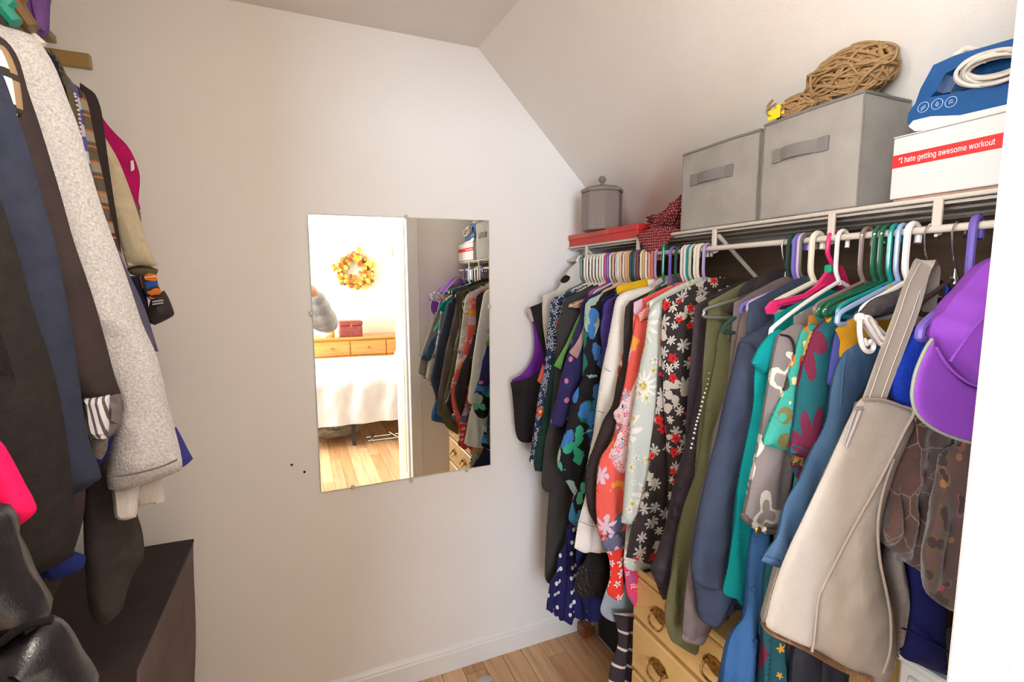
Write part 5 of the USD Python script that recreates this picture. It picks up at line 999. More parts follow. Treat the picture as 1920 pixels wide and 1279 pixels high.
# ------------------------------------------------------------------ by the door: blue knit, brown skirts, cap, navy bag
royal = fabric('royal_knit', (24, 64, 184), (16, 46, 150), sc=240, bump=.8, bs=380, mix=.8)
garment('top', 'royal blue knit top with a scalloped strap beside the purple cap', 'top', .462, royal,
        [(1742, 606), (1724, 608), (1714, 622), (1702, 646), (1686, 670), (1676, 698), (1676, 730), (1684, 758), (1702, 772), (1712, 770), (1718, 730), (1726, 700), (1745, 660), (1760, 620)], body=(1.28, .90, 1.09), T=.016, h=.006, bT=.008)
suede = prints('brown_suede', (100, 74, 66), [dict(k='crack', cell=.055, t=.022, c=(142, 114, 104))], sheen=.35, base2=(86, 62, 55))
garment('skirt', 'brown suede skirt with a pale crackled pattern right of the handbag', 'skirt', .480, suede,
        [(1730, 660), (1716, 780), (1700, 840), (1680, 880), (1664, 930), (1648, 980), (1646, 1000), (1660, 1020), (1690, 1045), (1716, 1066), (1740, 1080), ('m', 1.0, 1.0), ('m', 1.12, 1.1), ('m', 1.1, 1.36), ('m', .95, 1.36)], part='pleats', T=.018, fold=.014, lam=.06, h=.008)
paisley = prints('paisley_brown', (98, 74, 70), [dict(k='flower', cell=.042, r=.020, n=2, amp=.35, cols=[(120, 100, 66), (134, 84, 84), (92, 86, 58)], cc=(70, 50, 50), cr=.66, den=.85, sy=.8), dict(k='dot', cell=.05, r=.006, cols=[(178, 70, 96), (150, 110, 70)], den=.6)], sheen=.25)
garment('blouse', 'brown paisley blouse sleeve below the purple cap by the door frame', 'blouse', .440, paisley,
        [(1800, 820), (1776, 850), (1768, 900), (1752, 960), (1740, 1005), (1733, 1050), (1740, 1100), (1758, 1130), (1784, 1146), (1815, 1160), ('m', .98, 1.0), ('m', 1.08, 1.1), ('m', 1.06, 1.38), ('m', .98, 1.42)], part='sleeve', T=.016, fold=.008, lam=.06, h=.008)
navyb = fabric('navy_bag_cloth', (30, 32, 98), (22, 24, 76), sc=20, rough=.8, bump=.5, bs=400)
t = Thing('garment_bag', 'deep navy fabric bag hanging low by the door frame under the brown blouse', 'bag'); y = .475
t.part('body', cloth([(1700, 1000), (1692, 1080), (1688, 1180), (1692, 1230), (1720, 1245), (1760, 1262), (1830, 1290), ('m', 1.12, .78), ('m', 1.1, 1.2), ('m', .95, 1.2)], y + .03, T=.035, R=.05, fold=.003, lam=.15, seed=6), navyb)
t.part('seam', tube(spline([at(px, py, Y=y - .008) for px, py in ((1692, 1178), (1720, 1190), (1760, 1212), (1800, 1236))], 6), .0018, 6), navyb)
t.part('carry_strap', tube(spline([(.97, y + .03, 1.18), (.985, y + .028, 1.35), (.99, y + .025, 1.46)], 6), .006, 8), navyb); t.done()
capm = fabric('purple_cotton', (158, 84, 206), (148, 74, 194), sc=10, rough=.8, bump=.25, bs=600)
t = Thing('baseball_cap', 'purple baseball cap with a grey edged brim hanging by the door frame', 'cap')
Y0c = .40
def CP(px, py, y=Y0c): return at(px, py, Y=y)
dome_px = [(1751, 647), (1744, 628), (1752, 600), (1769, 584), (1790, 556), (1812, 536), (1836, 506), (1858, 486), (1900, 470), (1950, 480), (1985, 540), (1985, 640), (1960, 730), (1910, 750), (1832, 733), (1804, 718), (1776, 690)]
m = cloth(dome_px, Y0c + .015, yaw=-14, T=.055, R=.085, fold=.007, lam=.075, seed=3, h=.006, xr=.80, wr=1.0)
dm = t.part('crown', m, capm)
brim_px = [(1748, 636), (1735, 655), (1718, 695), (1711, 728), (1711, 750), (1720, 777), (1748, 802), (1784, 819), (1822, 830), (1870, 838), (1920, 836), (1950, 800), (1930, 750), (1880, 742), (1832, 730), (1804, 716), (1776, 688), (1756, 655)]
def CB(px, py): return (px, py)
t.part('brim', cloth(brim_px, Y0c - .012, yaw=-14, T=.005, R=.008, fold=.006, lam=.30, seed=9, h=.006, xr=.80, wr=0), capm)
a_c = math.radians(-14); n_c = np.array([math.sin(a_c), -math.cos(a_c), 0])
e = [ray_plane(px, py, np.array([.80, Y0c - .012, 1.0]), n_c) for px, py in brim_px[:11]]
t.part('brim_edge', tube(spline(e, 6), .0024, 7), plain('grey_piping2', (150, 156, 140), rough=.6), label='grey green piping round the brim')
e2 = [ray_plane(px, py, np.array([.80, Y0c - .040, 1.0]), n_c) for px, py in ((1756, 652), (1776, 684), (1804, 710), (1832, 724), (1870, 728))]
t.part('sweatband_seam', tube(spline(e2, 6), .002, 6), capm)
e3 = [ray_plane(px, py, np.array([.80, Y0c - .042, 1.0]), n_c) for px, py in ((1782, 678), (1808, 640), (1840, 600), (1880, 560))]
t.part('panel_seam', tube(spline(e3, 6), .0018, 6), capm, under=dm)
t.done()
# ------------------------------------------------------------------ left side: shelf cleat, rod, coats, far to near
LX = -.50
lwood = mat_wood('cleat_wood', (176, 142, 86), (2., 20., 20.))
t = Thing('closet_shelf', 'brown wooden closet shelf on a short tan cleat at the upper left', 'shelf')
t.part('board', box(XL, -.545, .36, D, 2.117, 2.137, .002), lwood)
c0, c1 = at(172, 106, Y=D), at(170, 132, Y=D)
t.part('cleat', box(XL, c0[0], D - .02, D, c1[2], c0[2], .002), lwood)
t.part('side_cleat', box(XL, XL + .02, .36, D - .02, c1[2], c0[2], .002), lwood)
t.done()
LZ = 1.935
t = Thing('closet_rod', 'chrome closet rod carrying the coats on the left', 'rod')
t.part('tube', tube([(LX, .36, LZ), (LX, D, LZ)], .012, 14), steel)
t.part('socket', lathe([(0, 0), (.026, 0), (.026, .006), (.016, .01), (0, .01)], (LX, D - .0101, LZ), 20, 'y'), steel)
t.part('hanger_support', [box(LX - .006, LX + .006, .75, .765, LZ + .006, 2.117), box(LX - .006, LX + .006, 1.3, 1.315, LZ + .006, 2.117)], steel); t.done()
def lgarment(name, label, cat, y, mat, front, body=None, part='sleeve', extra=(), T=.02, fold=.006, lam=.06, yaw=0.0, R=.04, h=.010, bT=.014, dy=-.004, wr=.6, fl=None):
    t = Thing(name, label, cat); seed = int(y * 991) % 89
    if body:
        hem, xl, xr = body; sh = LZ - .115
        pl = [('m', LX + .035, sh + .03), ('m', xr - .05, sh - .015), ('m', xr - .012, sh - .04), ('m', xr, 1.5), ('m', xr + .005, hem + .03), ('m', xr, hem), ('m', (xl + xr) / 2, hem - .012), ('m', xl, hem), ('m', xl + .01, 1.5), ('m', xl + .015, sh - .04), ('m', xl + .05, sh - .015), ('m', LX - .035, sh + .03)]
        t.part('body', cloth(pl, y, yaw, bT, .03, fold, lam, seed, h=.015, xr=LX), mat)
    fr = front if isinstance(front[0], list) else [front]
    for i, f in enumerate(fr):
        t.part(part, cloth(f, y + dy, yaw, T, R, fold, lam, seed + i, h=h, xr=LX, wr=wr), mat, label=fl)
    for e in extra:
        nm, pl, m, edy, eT = e[:5]; kw = e[5] if len(e) > 5 else {}
        t.part(nm, cloth(pl, y + edy, yaw, eT, kw.get('R', .02), kw.get('fold', fold * .5), kw.get('lam', lam), seed + 9, h=kw.get('h', .008), xr=LX), m, label=kw.get('label'))
    t.done()
lgarment('jacket', 'hot magenta jacket shoulder farthest along the left rod, by the back wall', 'jacket', 1.40, fabric('magenta_cloth', (190, 24, 100), (160, 16, 84), sc=18, gain=1.0),
         [(180, 200), (196, 226), (216, 250), (238, 272), (252, 296), (261, 322), (263, 340), (260, 378), (264, 392), (256, 400), (230, 380), (190, 320)], body=(1.35, -.66, -.36), part='shoulder', fold=.004,
         extra=[('zip_tab', [(244, 302), (250, 300), (252, 318), (245, 322)], plain('white_zip', (226, 216, 216)), -.024, .004, dict(h=.004))])
lgarment('cap', 'olive cap with its brim below the cream sweater sleeve on the left', 'cap', 1.36, fabric('olive_grey', (120, 110, 88), (104, 96, 76), sc=20),
         [(215, 285), (236, 335), (254, 380), (262, 392), (266, 430), (268, 480), (240, 480), (215, 400)], part='strap', T=.012,
         extra=[('brim', [(238, 503), (256, 498), (275, 497), (297, 506), (290, 518), (262, 519), (244, 514)], fabric('olive_grey', (0, 0, 0)), -.02, .014)])
lgarment('sweater', 'cream wool sweater with its sleeve hanging against the wall on the left', 'sweater', 1.32, fabric('cream_wool', (202, 186, 158), (186, 170, 142), sc=60, bump=.6, bs=260, gain=1.0),
         [(180, 232), (200, 262), (222, 300), (240, 345), (256, 392), (272, 440), (288, 482), (298, 496), (288, 500), (262, 498), (240, 503), (230, 470), (205, 380), (180, 300)], body=(1.30, -.66, -.36))
printm = prints('pouch_print', (60, 52, 56), [dict(k='blob', s=26, t=.55, c=(226, 120, 40), dis=1.0), dict(k='blob', s=24, t=.62, c=(40, 90, 170), dis=1.0), dict(k='blob', s=30, t=.66, c=(232, 214, 200))])
t = Thing('pouch', 'small dark pouch with an orange and blue printed flap hanging below the cream sweater', 'bag'); y = 1.26
t.part('body', cloth([(283, 560), (292, 552), (308, 545), (316, 558), (326, 584), (325, 592), (308, 602), (290, 610), (276, 600)], y, T=.03, R=.035, fold=.003, h=.007, xr=LX), fabric('dark_nylon', (64, 56, 58), rough=.5))
t.part('flap', cloth([(262, 520), (280, 512), (294, 516), (297, 536), (304, 548), (290, 560), (280, 562), (268, 545)], y - .015, T=.012, fold=.002, h=.006, xr=LX), printm, label='printed flap')
t.part('trim', [tube([at(286, 566, Y=y - .032), at(306, 563, Y=y - .032)], .002, 6), tube([at(286, 571, Y=y - .032), at(306, 568, Y=y - .032)], .002, 6)], plain('silver_trim', (170, 160, 160), rough=.4))
t.part('strap', cloth([(244, 518), (262, 518), (276, 560), (284, 620), (293, 668), (286, 668), (262, 600)], y + .01, T=.008, h=.006, fold=.002, xr=LX), fabric('navy_strap', (40, 40, 70))); t.done()
lgarment('coat', 'plain black coat shoulder rising to the left of the magenta jacket', 'coat', 1.27, warm_black,
         [(150, 155), (166, 166), (178, 176), (188, 200), (194, 236), (202, 300), (212, 370), (222, 430), (230, 490), (236, 540), (205, 480), (150, 300)], body=(1.10, -.67, -.40))
plaid = Graph('plaid'); pos = Ref(plaid.add('geometry') + '.position'); sp = plaid.add('separate_xyz', vector=pos)
def stripe(gr, ax, f, th): return gr.math('greater_than', gr.math('fraction', gr.math('multiply', ax, f)), th)
px_ = plaid.mixc(stripe(plaid, Ref(sp + '.x'), 26., .6), A((96, 82, 66)), A((66, 60, 56)))
px_ = plaid.mixc(stripe(plaid, Ref(sp + '.z'), 18., .62), px_, A((150, 136, 116))); px_ = plaid.mixc(stripe(plaid, Ref(sp + '.z'), 36., .86), px_, A((178, 104, 60)))
plaid_m = plaid.finish(plaid.add('principled_bsdf', base_color=px_, roughness=.9) + '.BSDF')
lgarment('shirt', 'brown plaid flannel shirt seen as a narrow strip on the left', 'shirt', 1.21, plaid_m,
         [(140, 158), (156, 172), (166, 200), (174, 240), (184, 290), (196, 340), (208, 400), (222, 460), (240, 520), (252, 570), (225, 540), (150, 330)], body=(1.15, -.67, -.42))
bstripe = Graph('blue_stripe'); pos = Ref(bstripe.add('geometry') + '.position'); sp = bstripe.add('separate_xyz', vector=pos)
bs_ = bstripe.mixc(stripe(bstripe, Ref(sp + '.z'), 22., .55), A((70, 84, 150)), A((176, 182, 200)))
bstripe_m = bstripe.finish(bstripe.add('principled_bsdf', base_color=bs_, roughness=.85) + '.BSDF')
lgarment('shirt', 'blue and white striped shirt beside the plaid flannel', 'shirt', 1.15, bstripe_m,
         [(130, 150), (144, 164), (152, 200), (160, 250), (170, 310), (184, 370), (202, 430), (222, 480), (245, 540), (270, 600), (295, 660), (240, 620), (150, 380)], body=(1.05, -.68, -.42))
t = Thing('dress', 'sparkling grey violet dress with a beaded edge on the left rod', 'dress'); y = 1.10
gv = fabric('grey_violet', (108, 100, 124), (92, 84, 108), sc=40)
t.part('front_panel', cloth([(124, 140), (138, 158), (146, 190), (152, 240), (158, 290), (168, 340), (190, 400), (215, 455), (245, 520), (275, 590), (298, 660), (260, 640), (150, 420)], y, T=.016, fold=.004, xr=LX), gv)
t.part('body', cloth([('m', LX, 1.85), ('m', -.41, 1.80), ('m', -.40, 1.0), ('m', -.66, 1.0), ('m', -.66, 1.8)], y + .01, T=.01, h=.015, xr=LX), gv)
t.part('beading', [move(trimesh.creation.icosphere(2, radius=.0022), p) for p in spline([at(px, py, Y=y - .018) for px, py in ((140, 176), (148, 215), (152, 255), (157, 300), (164, 340))], 5)], plain('pink_bead', (226, 190, 180), rough=.2), kind='stuff'); t.done()
lgarment('coat', 'dark midnight blue coat with an olive lapel on the left rod', 'coat', 1.03, fabric('midnight', (34, 28, 62), (28, 24, 50), sc=20),
         [(62, 78), (84, 92), (102, 110), (114, 138), (121, 172), (126, 205), (140, 260), (160, 330), (190, 400), (150, 420), (70, 200)], body=(1.05, -.69, -.44),
         extra=[('lapel', [(92, 90), (108, 106), (120, 130), (133, 160), (142, 200), (150, 245), (156, 290), (148, 300), (138, 250), (128, 205), (121, 170), (112, 130), (100, 108)], fabric('olive_lapel', (98, 92, 74)), .02, .010)])
lgarment('jacket', 'brown padded jacket shoulder between the grey hooded coat and the midnight one', 'jacket', .965, fabric('brown_padded', (104, 92, 80), (90, 78, 68), sc=20, rough=.5),
         [(-40, 0), (10, 28), (40, 52), (66, 74), (84, 108), (102, 150), (120, 200), (142, 255), (156, 300), (190, 380), (100, 400), (-40, 100)], body=(1.10, -.70, -.44), T=.026, fold=.008)
lgarment('coat', 'dark charcoal felt coat with a long rounded sleeve below the grey hooded coat', 'coat', .935, fabric('charcoal_felt', (72, 66, 64), (60, 55, 54), sc=60, bump=.4, bs=500),
         [(200, 860), (170, 890), (157, 930), (156, 1000), (158, 1060), (161, 1120), (168, 1150), (182, 1168), (200, 1169), (215, 1158), (230, 1140), (236, 1115), (246, 1085), (262, 1058), (271, 1046), (268, 1000), (256, 960), (240, 900)], body=(.86, -.72, -.46), T=.024)
t = Thing('shirt', 'blue shirt tail peeking out beside the grey cuff', 'shirt'); y = 1.08; bl = fabric('shirt_blue', (66, 66, 140), (54, 54, 120), sc=20, gain=1.0)
t.part('tail', cloth([(330, 800), (342, 822), (352, 842), (362, 860), (352, 870), (340, 877), (325, 875), (300, 840)], y, T=.006, fold=.002, h=.007, xr=LX), bl)
t.part('body', cloth([('m', LX, 1.85), ('m', -.42, 1.80), ('m', -.40, 1.25), (310, 800), (320, 860), ('m', -.5, 1.15), ('m', -.66, 1.2), ('m', -.66, 1.8)], y + .008, T=.006, h=.015, xr=LX), bl); t.done()
heather = fabric('grey_heather', (192, 187, 183), (122, 118, 120), sc=360, rough=.95, bump=.6, bs=300, mix=.75, detail=4, gain=1.25)
t = Thing('coat', 'pale grey heather hooded coat with a wide sleeve, brightest on the left', 'coat'); y = .865
t.part('sleeve', cloth([(-60, 20), (-20, 36), (10, 50), (40, 58), (66, 70), (84, 92), (105, 130), (128, 190), (148, 240), (164, 296), (180, 350), (200, 410), (222, 470), (244, 535), (268, 610), (290, 660), (304, 710), (316, 765), (326, 800), (338, 845), (342, 872), (336, 884), (304, 898), (262, 910), (232, 917), (203, 919), (198, 892), (204, 850), (220, 800), (228, 760), (214, 720), (160, 620), (60, 480), (-60, 300)], y, T=.034, R=.06, fold=.006, lam=.09, seed=5, xr=LX), heather)
t.part('body', cloth([('m', LX, 1.86), ('m', -.37, 1.80), ('m', -.34, 1.3), ('m', -.33, 1.12), ('m', -.72, 1.12), ('m', -.70, 1.78)], y + .03, T=.014, h=.015, xr=LX), heather)
t.part('hem_stitch', tube(spline([at(px, py, Y=y - .036) for px, py in ((203, 893), (235, 891), (270, 884), (305, 874), (332, 862))], 6), .0013, 5), fabric('grey_thread2', (120, 116, 114)))
t.part('cuff', cloth([(208, 910), (212, 945), (215, 970), (228, 975), (242, 974), (256, 969), (258, 950), (262, 905)], y + .01, T=.018, fold=.003, h=.007, xr=LX), fabric('rib_cuff', (212, 204, 198), (190, 182, 176), sc=200, stretch=(8., 1., .4), gain=.95), label='pale ribbed inner cuff')
t.part('cuff', cloth([(250, 905), (256, 952), (280, 945), (296, 946), (309, 941), (308, 925), (303, 896)], y + .03, T=.012, fold=.003, h=.007, xr=LX), fabric('rib_cuff', (0, 0, 0)))
t.done()
t = Thing('jacket', 'black jersey jacket with a striped inner cuff between navy and grey sleeves', 'jacket'); y = .785
t.part('sleeve', cloth([(-60, 40), (0, 68), (22, 88), (38, 118), (52, 168), (72, 228), (94, 300), (118, 376), (140, 450), (160, 510), (180, 575), (200, 650), (214, 705), (226, 738), (212, 744), (180, 750), (156, 752), (110, 720), (20, 560), (-60, 420)], y, T=.026, R=.05, fold=.005, seed=7, xr=LX), warm_black)
t.part('body', cloth([('m', LX, 1.86), ('m', -.37, 1.80), ('m', -.35, 1.3), (150, 800), (150, 1000), ('m', -.36, 1.0), ('m', -.72, 1.0), ('m', -.70, 1.78)], y + .022, T=.014, h=.015, xr=LX), warm_black)
cs = Graph('cuff_stripes'); pos = Ref(cs.add('geometry') + '.position'); sp = cs.add('separate_xyz', vector=pos)
cm = cs.math('greater_than', cs.math('fraction', cs.math('multiply', cs.math('multiply_add', Ref(sp + '.z'), .12, Ref(sp + '.x')), 150.)), .6)
cuff_m = cs.finish(cs.add('principled_bsdf', base_color=cs.mixc(cm, A((206, 200, 200)), A((84, 76, 84))), roughness=.85) + '.BSDF')
t.part('cuff', cloth([(156, 746), (180, 743), (206, 740), (208, 780), (203, 822), (190, 824), (163, 812), (159, 780)], y - .012, T=.020, fold=.003, lam=.02, h=.006, xr=LX), cuff_m, label='white and dark striped turned-up cuff')
t.part('cuff_edge', cloth([(202, 740), (226, 739), (229, 765), (226, 800), (212, 816), (201, 822)], y - .006, T=.018, fold=.002, h=.006, xr=LX), fabric('grey_cuff', (122, 112, 114)), label='plain grey side of the cuff')
t.part('hem', cloth([(165, 815), (172, 850), (176, 862), (190, 862), (200, 846), (204, 820)], y + .015, T=.008, h=.007, xr=LX), fabric('tweed_bit', (150, 140, 132), (110, 104, 100), sc=200)); t.done()
t = Thing('sweater', 'cream sweater with black bars on the shoulder at the far left', 'sweater'); y = .745
bars = Graph('black_bars'); pos = Ref(bars.add('geometry') + '.position'); sp = bars.add('separate_xyz', vector=pos)
bmm = bars.math('greater_than', bars.math('fraction', bars.math('multiply_add', Ref(sp + '.z'), 27., .42)), .74)
bars_m = bars.finish(bars.add('principled_bsdf', base_color=bars.mixc(bmm, A((222, 218, 200)), A((40, 36, 34))), roughness=.9) + '.BSDF')
bars2 = Graph('tan_bars'); pos = Ref(bars2.add('geometry') + '.position'); sp = bars2.add('separate_xyz', vector=pos)
bm2 = bars2.math('greater_than', bars2.math('fraction', bars2.math('multiply_add', Ref(sp + '.z'), 27., .42)), .80)
bars2_m = bars2.finish(bars2.add('principled_bsdf', base_color=bars2.mixc(bm2, A((140, 114, 84)), A((44, 38, 34))), roughness=.9) + '.BSDF')
t.part('sleeve', cloth([(-50, 60), (-10, 84), (4, 96), (16, 124), (24, 155), (29, 190), (33, 216), (20, 220), (-50, 190)], y, T=.014, h=.006, xr=LX), bars_m)
t.part('sleeve', cloth([(-50, 50), (4, 84), (18, 100), (30, 128), (38, 160), (42, 190), (44, 212), (30, 216), (-50, 170)], y + .018, T=.014, h=.006, xr=LX), bars2_m, label='tan striped second sleeve')
t.part('body', cloth([('m', LX, 1.85), ('m', -.40, 1.79), ('m', -.38, 1.2), ('m', -.70, 1.2), ('m', -.68, 1.78)], y + .012, T=.008, h=.015, xr=LX), bars_m); t.done()
navy2 = fabric('navy_fleece', (54, 58, 76), (46, 50, 67), sc=60, bump=.3, bs=500)
lgarment('coat', 'navy fleece coat with a long straight sleeve at the left', 'coat', .712, navy2,
         [(-60, 90), (-12, 118), (2, 134), (16, 168), (32, 216), (53, 276), (80, 372), (104, 452), (124, 556), (138, 640), (150, 724), (160, 800), (174, 850), (190, 895), (178, 905), (160, 918), (142, 927), (130, 926), (100, 900), (30, 760), (-60, 640)], body=(1.05, -.72, -.42), T=.03, R=.05, fold=.004)
blackwool = fabric('black_wool', (46, 40, 38), (36, 31, 30), sc=70, bump=.4, bs=400)
lgarment('coat', 'long black wool coat nearest the door, its hem low at the left', 'coat', .655, blackwool,
         [(-80, 300), (-20, 340), (2, 376), (20, 430), (34, 470), (60, 572), (88, 660), (110, 750), (124, 838), (133, 910), (137, 990), (137, 1044), (105, 1060), (72, 1074), (20, 1085), (-80, 1090)], part='front_panel', T=.04, R=.07, fold=.008, lam=.1)
t = Thing('jacket', 'royal blue jacket hem showing under the black wool coat', 'jacket'); y = .76; rb = fabric('royal_hem', (34, 46, 112), (26, 38, 96), sc=20)
t.part('hem', cloth([(70, 1040), (92, 1092), (120, 1082), (156, 1066), (160, 1042), (120, 1030)], y, T=.012, h=.007, xr=LX), rb)
t.part('body', cloth([('m', LX, 1.85), ('m', -.42, 1.79), ('m', -.40, 1.15), (120, 1060), (90, 1085), ('m', -.70, 1.0), ('m', -.68, 1.78)], y + .008, T=.007, h=.015, xr=LX), rb); t.done()
lgarment('jacket', 'hot pink jacket sleeve at the left edge of the picture', 'jacket', .590, fabric('neon_pink', (255, 20, 96), (240, 10, 84), sc=12, rough=.6, bump=.1, gain=.95),
         [(-60, 770), (-15, 815), (4, 832), (26, 870), (48, 912), (69, 948), (66, 962), (48, 978), (27, 993), (14, 975), (-10, 950), (-60, 930)], T=.020, fold=.005, extra=[('body', [('m', LX, 1.82), ('m', -.38, 1.75), ('m', -.36, 1.2), ('m', -.66, 1.2), ('m', -.66, 1.75)], fabric('neon_pink', (0, 0, 0)), .012, .008)])
# shiny black puffer
puff = plain('black_puffer_nylon', (30, 26, 30), rough=.30, spec=.6, noise=.08, sc=30, bump=.3)
t = Thing('puffer_jacket', 'shiny black quilted puffer jacket filling the lower left corner', 'jacket'); y = .505
def puffy(pl, dy, T, seed):
    m = cloth(pl, y + dy, T=T, R=.075, fold=.006, lam=.12, seed=seed, h=.008, xr=LX, wr=1.0)
    v = m.vertices; q = meshkit.fbm(np.stack([v[:, 0] * 22 + v[:, 2] * 16, v[:, 1] * 3, v[:, 2] * 9 - v[:, 0] * 6], -1), 3, seed + 3) - .5
    w_ = v[:, 0] * .8 + v[:, 2] * .6; w2 = v[:, 0] * .6 - v[:, 2] * .8
    q2 = 1 - np.abs(meshkit.fbm(np.stack([w_ * 46 + q * 3, w2 * 13, np.full_like(w_, seed)], -1), 3, seed) * 2 - 1)
    m.vertices = v + np.stack([0 * q, -(q * .030 + (q2 - .7) * .022) * np.clip((y + dy - v[:, 1]) / (T * .7), -1, 1), 0 * q], -1); return m
t.part('sleeve_chamber', puffy([(-80, 940), (0, 955), (16, 964), (26, 985), (34, 1010), (52, 1070), (72, 1095), (84, 1118), (92, 1140), (98, 1160), (80, 1168), (40, 1176), (0, 1205), (-80, 1215)], 0, .055, 3), puff)
t.part('sleeve_chamber', puffy([(-80, 1190), (0, 1200), (40, 1176), (70, 1166), (104, 1166), (120, 1180), (136, 1206), (150, 1240), (168, 1275), (190, 1320), (-80, 1330)], -.004, .058, 8), puff)
t.part('sleeve_chamber', puffy([(-80, 1310), (100, 1300), (190, 1310), (215, 1370), (225, 1440), (-80, 1450)], -.004, .055, 12), puff)
t.part('body', cloth([('m', LX, 1.80), ('m', -.40, 1.73), ('m', -.37, 1.2), ('m', -.36, .62), ('m', -.70, .62), ('m', -.66, 1.73)], y + .03, T=.03, R=.05, fold=.01, h=.015, xr=LX), puff)
t.part('quilt_seam', tube(spline([at(px, py, Y=y - .05) for px, py in ((0, 1206), (30, 1184), (60, 1170), (98, 1163))], 6), .003, 7), fabric('dark_thread', (30, 26, 28))); t.done()
# black fabric hamper on the floor
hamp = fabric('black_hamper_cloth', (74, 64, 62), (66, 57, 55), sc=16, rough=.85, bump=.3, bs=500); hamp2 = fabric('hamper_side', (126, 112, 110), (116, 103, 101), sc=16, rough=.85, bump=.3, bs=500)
t = Thing('laundry_hamper', 'tall black fabric hamper standing on the floor under the coats', 'hamper')
ya_, yb_ = 1.00, 1.46
TR_, BR_ = at(362, 1015, Y=yb_), None
ztop = TR_[2]
F_ = lambda x, y, z: np.array([x, y, z])
xr_ = TR_[0]
A1, A2 = F_(xr_ - .02, ya_, ztop + .02), F_(xr_, yb_, ztop)
def quad_panel(P, n, mat, name, bend, th=.006, seed=1, label=None):
    """A soft fabric panel between four corners with its own thickness."""
    P = [np.array(p, float) for p in P]; nx = 16; S = np.linspace(0, 1, nx); V = []
    for s in S:
        for r in S:
            p = (P[0] * (1 - s) + P[1] * s) * (1 - r) + (P[3] * (1 - s) + P[2] * s) * r
            q = meshkit.noise(np.array([s * 3, r * 3, seed * 1.3])) - .5
            V.append(p + n * (bend * math.sin(math.pi * s) * math.sin(math.pi * r) + q * .02))
    V = np.array(V); V2 = V - n * th; i, j = np.meshgrid(np.arange(nx - 1), np.arange(nx - 1), indexing='ij'); a = (i * nx + j).ravel()
    Ft = np.vstack([np.stack([a, a + 1, a + nx + 1], 1), np.stack([a, a + nx + 1, a + nx], 1)])
    bd = list(range(nx)) + [k * nx + nx - 1 for k in range(1, nx)] + [nx * (nx - 1) + k for k in range(nx - 2, -1, -1)] + [k * nx for k in range(nx - 2, 0, -1)]
    N = nx * nx; Fb = []
    for k in range(len(bd)):
        a_, b_ = bd[k], bd[(k + 1) % len(bd)]; Fb += [(a_, b_, b_ + N), (a_, b_ + N, a_ + N)]
    m = trimesh.Trimesh(np.vstack([V, V2]), np.vstack([Ft, Ft[:, ::-1] + N, np.array(Fb)])); m.fix_normals(); return t.part(name, m, mat, label=label)
HX0 = XL + .06
fl = F_(HX0, ya_, 0), F_(xr_ - .06, ya_, 0), A1, F_(HX0, ya_, ztop + .03)
quad_panel([F_(HX0, ya_, 0), F_(xr_ - .10, ya_, 0), F_(xr_ - .015, ya_ + .02, ztop - .015), F_(HX0, ya_, ztop + .03)], np.array([0, -1.0, 0]), hamp, 'front_panel', .02, seed=2)
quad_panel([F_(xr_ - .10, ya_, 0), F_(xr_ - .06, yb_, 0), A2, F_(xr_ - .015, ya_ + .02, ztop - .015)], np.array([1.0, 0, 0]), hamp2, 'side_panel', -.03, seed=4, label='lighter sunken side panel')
quad_panel([F_(xr_ - .06, yb_, 0), F_(HX0, yb_, 0), F_(HX0, yb_, ztop + .02), A2], np.array([0, 1.0, 0]), hamp, 'back_panel', .01, seed=5)
quad_panel([F_(HX0, yb_, 0), F_(HX0, ya_, 0), F_(HX0, ya_, ztop + .03), F_(HX0, yb_, ztop + .02)], np.array([-1.0, 0, 0]), hamp, 'side_panel', .0, seed=6)
quad_panel([F_(HX0, ya_, ztop + .032), F_(xr_ - .013, ya_ + .018, ztop - .010), A2 + [.002, 0, .004], F_(HX0, yb_, ztop + .024)], np.array([0, 0, 1.0]), hamp, 'lid', -.02, seed=8)
t.part('rim', tube(np.vstack([np.linspace(p_, q_, 8)[:-1] for p_, q_ in ((F_(HX0, ya_, ztop + .03), F_(xr_ - .015, ya_ + .02, ztop - .015)), (F_(xr_ - .015, ya_ + .02, ztop - .015), A2), (A2, F_(HX0, yb_, ztop + .02)), (F_(HX0, yb_, ztop + .02), F_(HX0, ya_, ztop + .03)))]), .003, 8, closed=True), hamp)
t.part('floor_panel', box(HX0, xr_ - .10, ya_, yb_, .004, .012), hamp)
t.done()
# things at the very top left
tul = fabric('purple_tulle', (132, 92, 156), (104, 66, 132), sc=24, rough=.7, mix=.8, stretch=(2., 2., .6), gain=1.0)
t = Thing('tulle_skirt', 'bunched purple tulle hanging from the upper left shelf', 'skirt'); y = 1.30
t.part('bunch', cloth([(40, -60), (36, -10), (44, 20), (56, 44), (66, 64), (78, 72), (88, 60), (92, 30), (96, -5), (110, -60)], y, T=.03, R=.04, fold=.016, lam=.03, seed=4, h=.006, xr=LX), tul)
t.part('bunch', cloth([(56, -60), (60, 10), (72, 52), (82, 62), (86, 20), (100, -60)], y - .03, T=.014, R=.03, fold=.014, lam=.025, seed=9, h=.006, xr=LX), tul); t.done()
def lhanger(pts, r, mat, label, y):
    t = Thing('hanger', label, 'hanger'); a = [at(px, py, Y=y) for px, py in pts]; e = a[-1]
    L = [2 * np.array([LX, 0, 0]) * [1, 0, 0] + p * [-1, 1, 1] for p in a]
    t.part('frame', tube(spline(a[::-1] + [np.array([LX, y, a[0][2] + .02])] + L, 5), r, 8), mat)
    t.part('hook', tube(spline([(LX, y, a[0][2] + .02), (LX, y, LZ - .02), (LX - .02, y, LZ), (LX - .012, y, LZ + .018), (LX, y, LZ + .0225), (LX + .014, y, LZ + .016), (LX + .02, y, LZ)], 5), .0024, 7), steel); t.done()
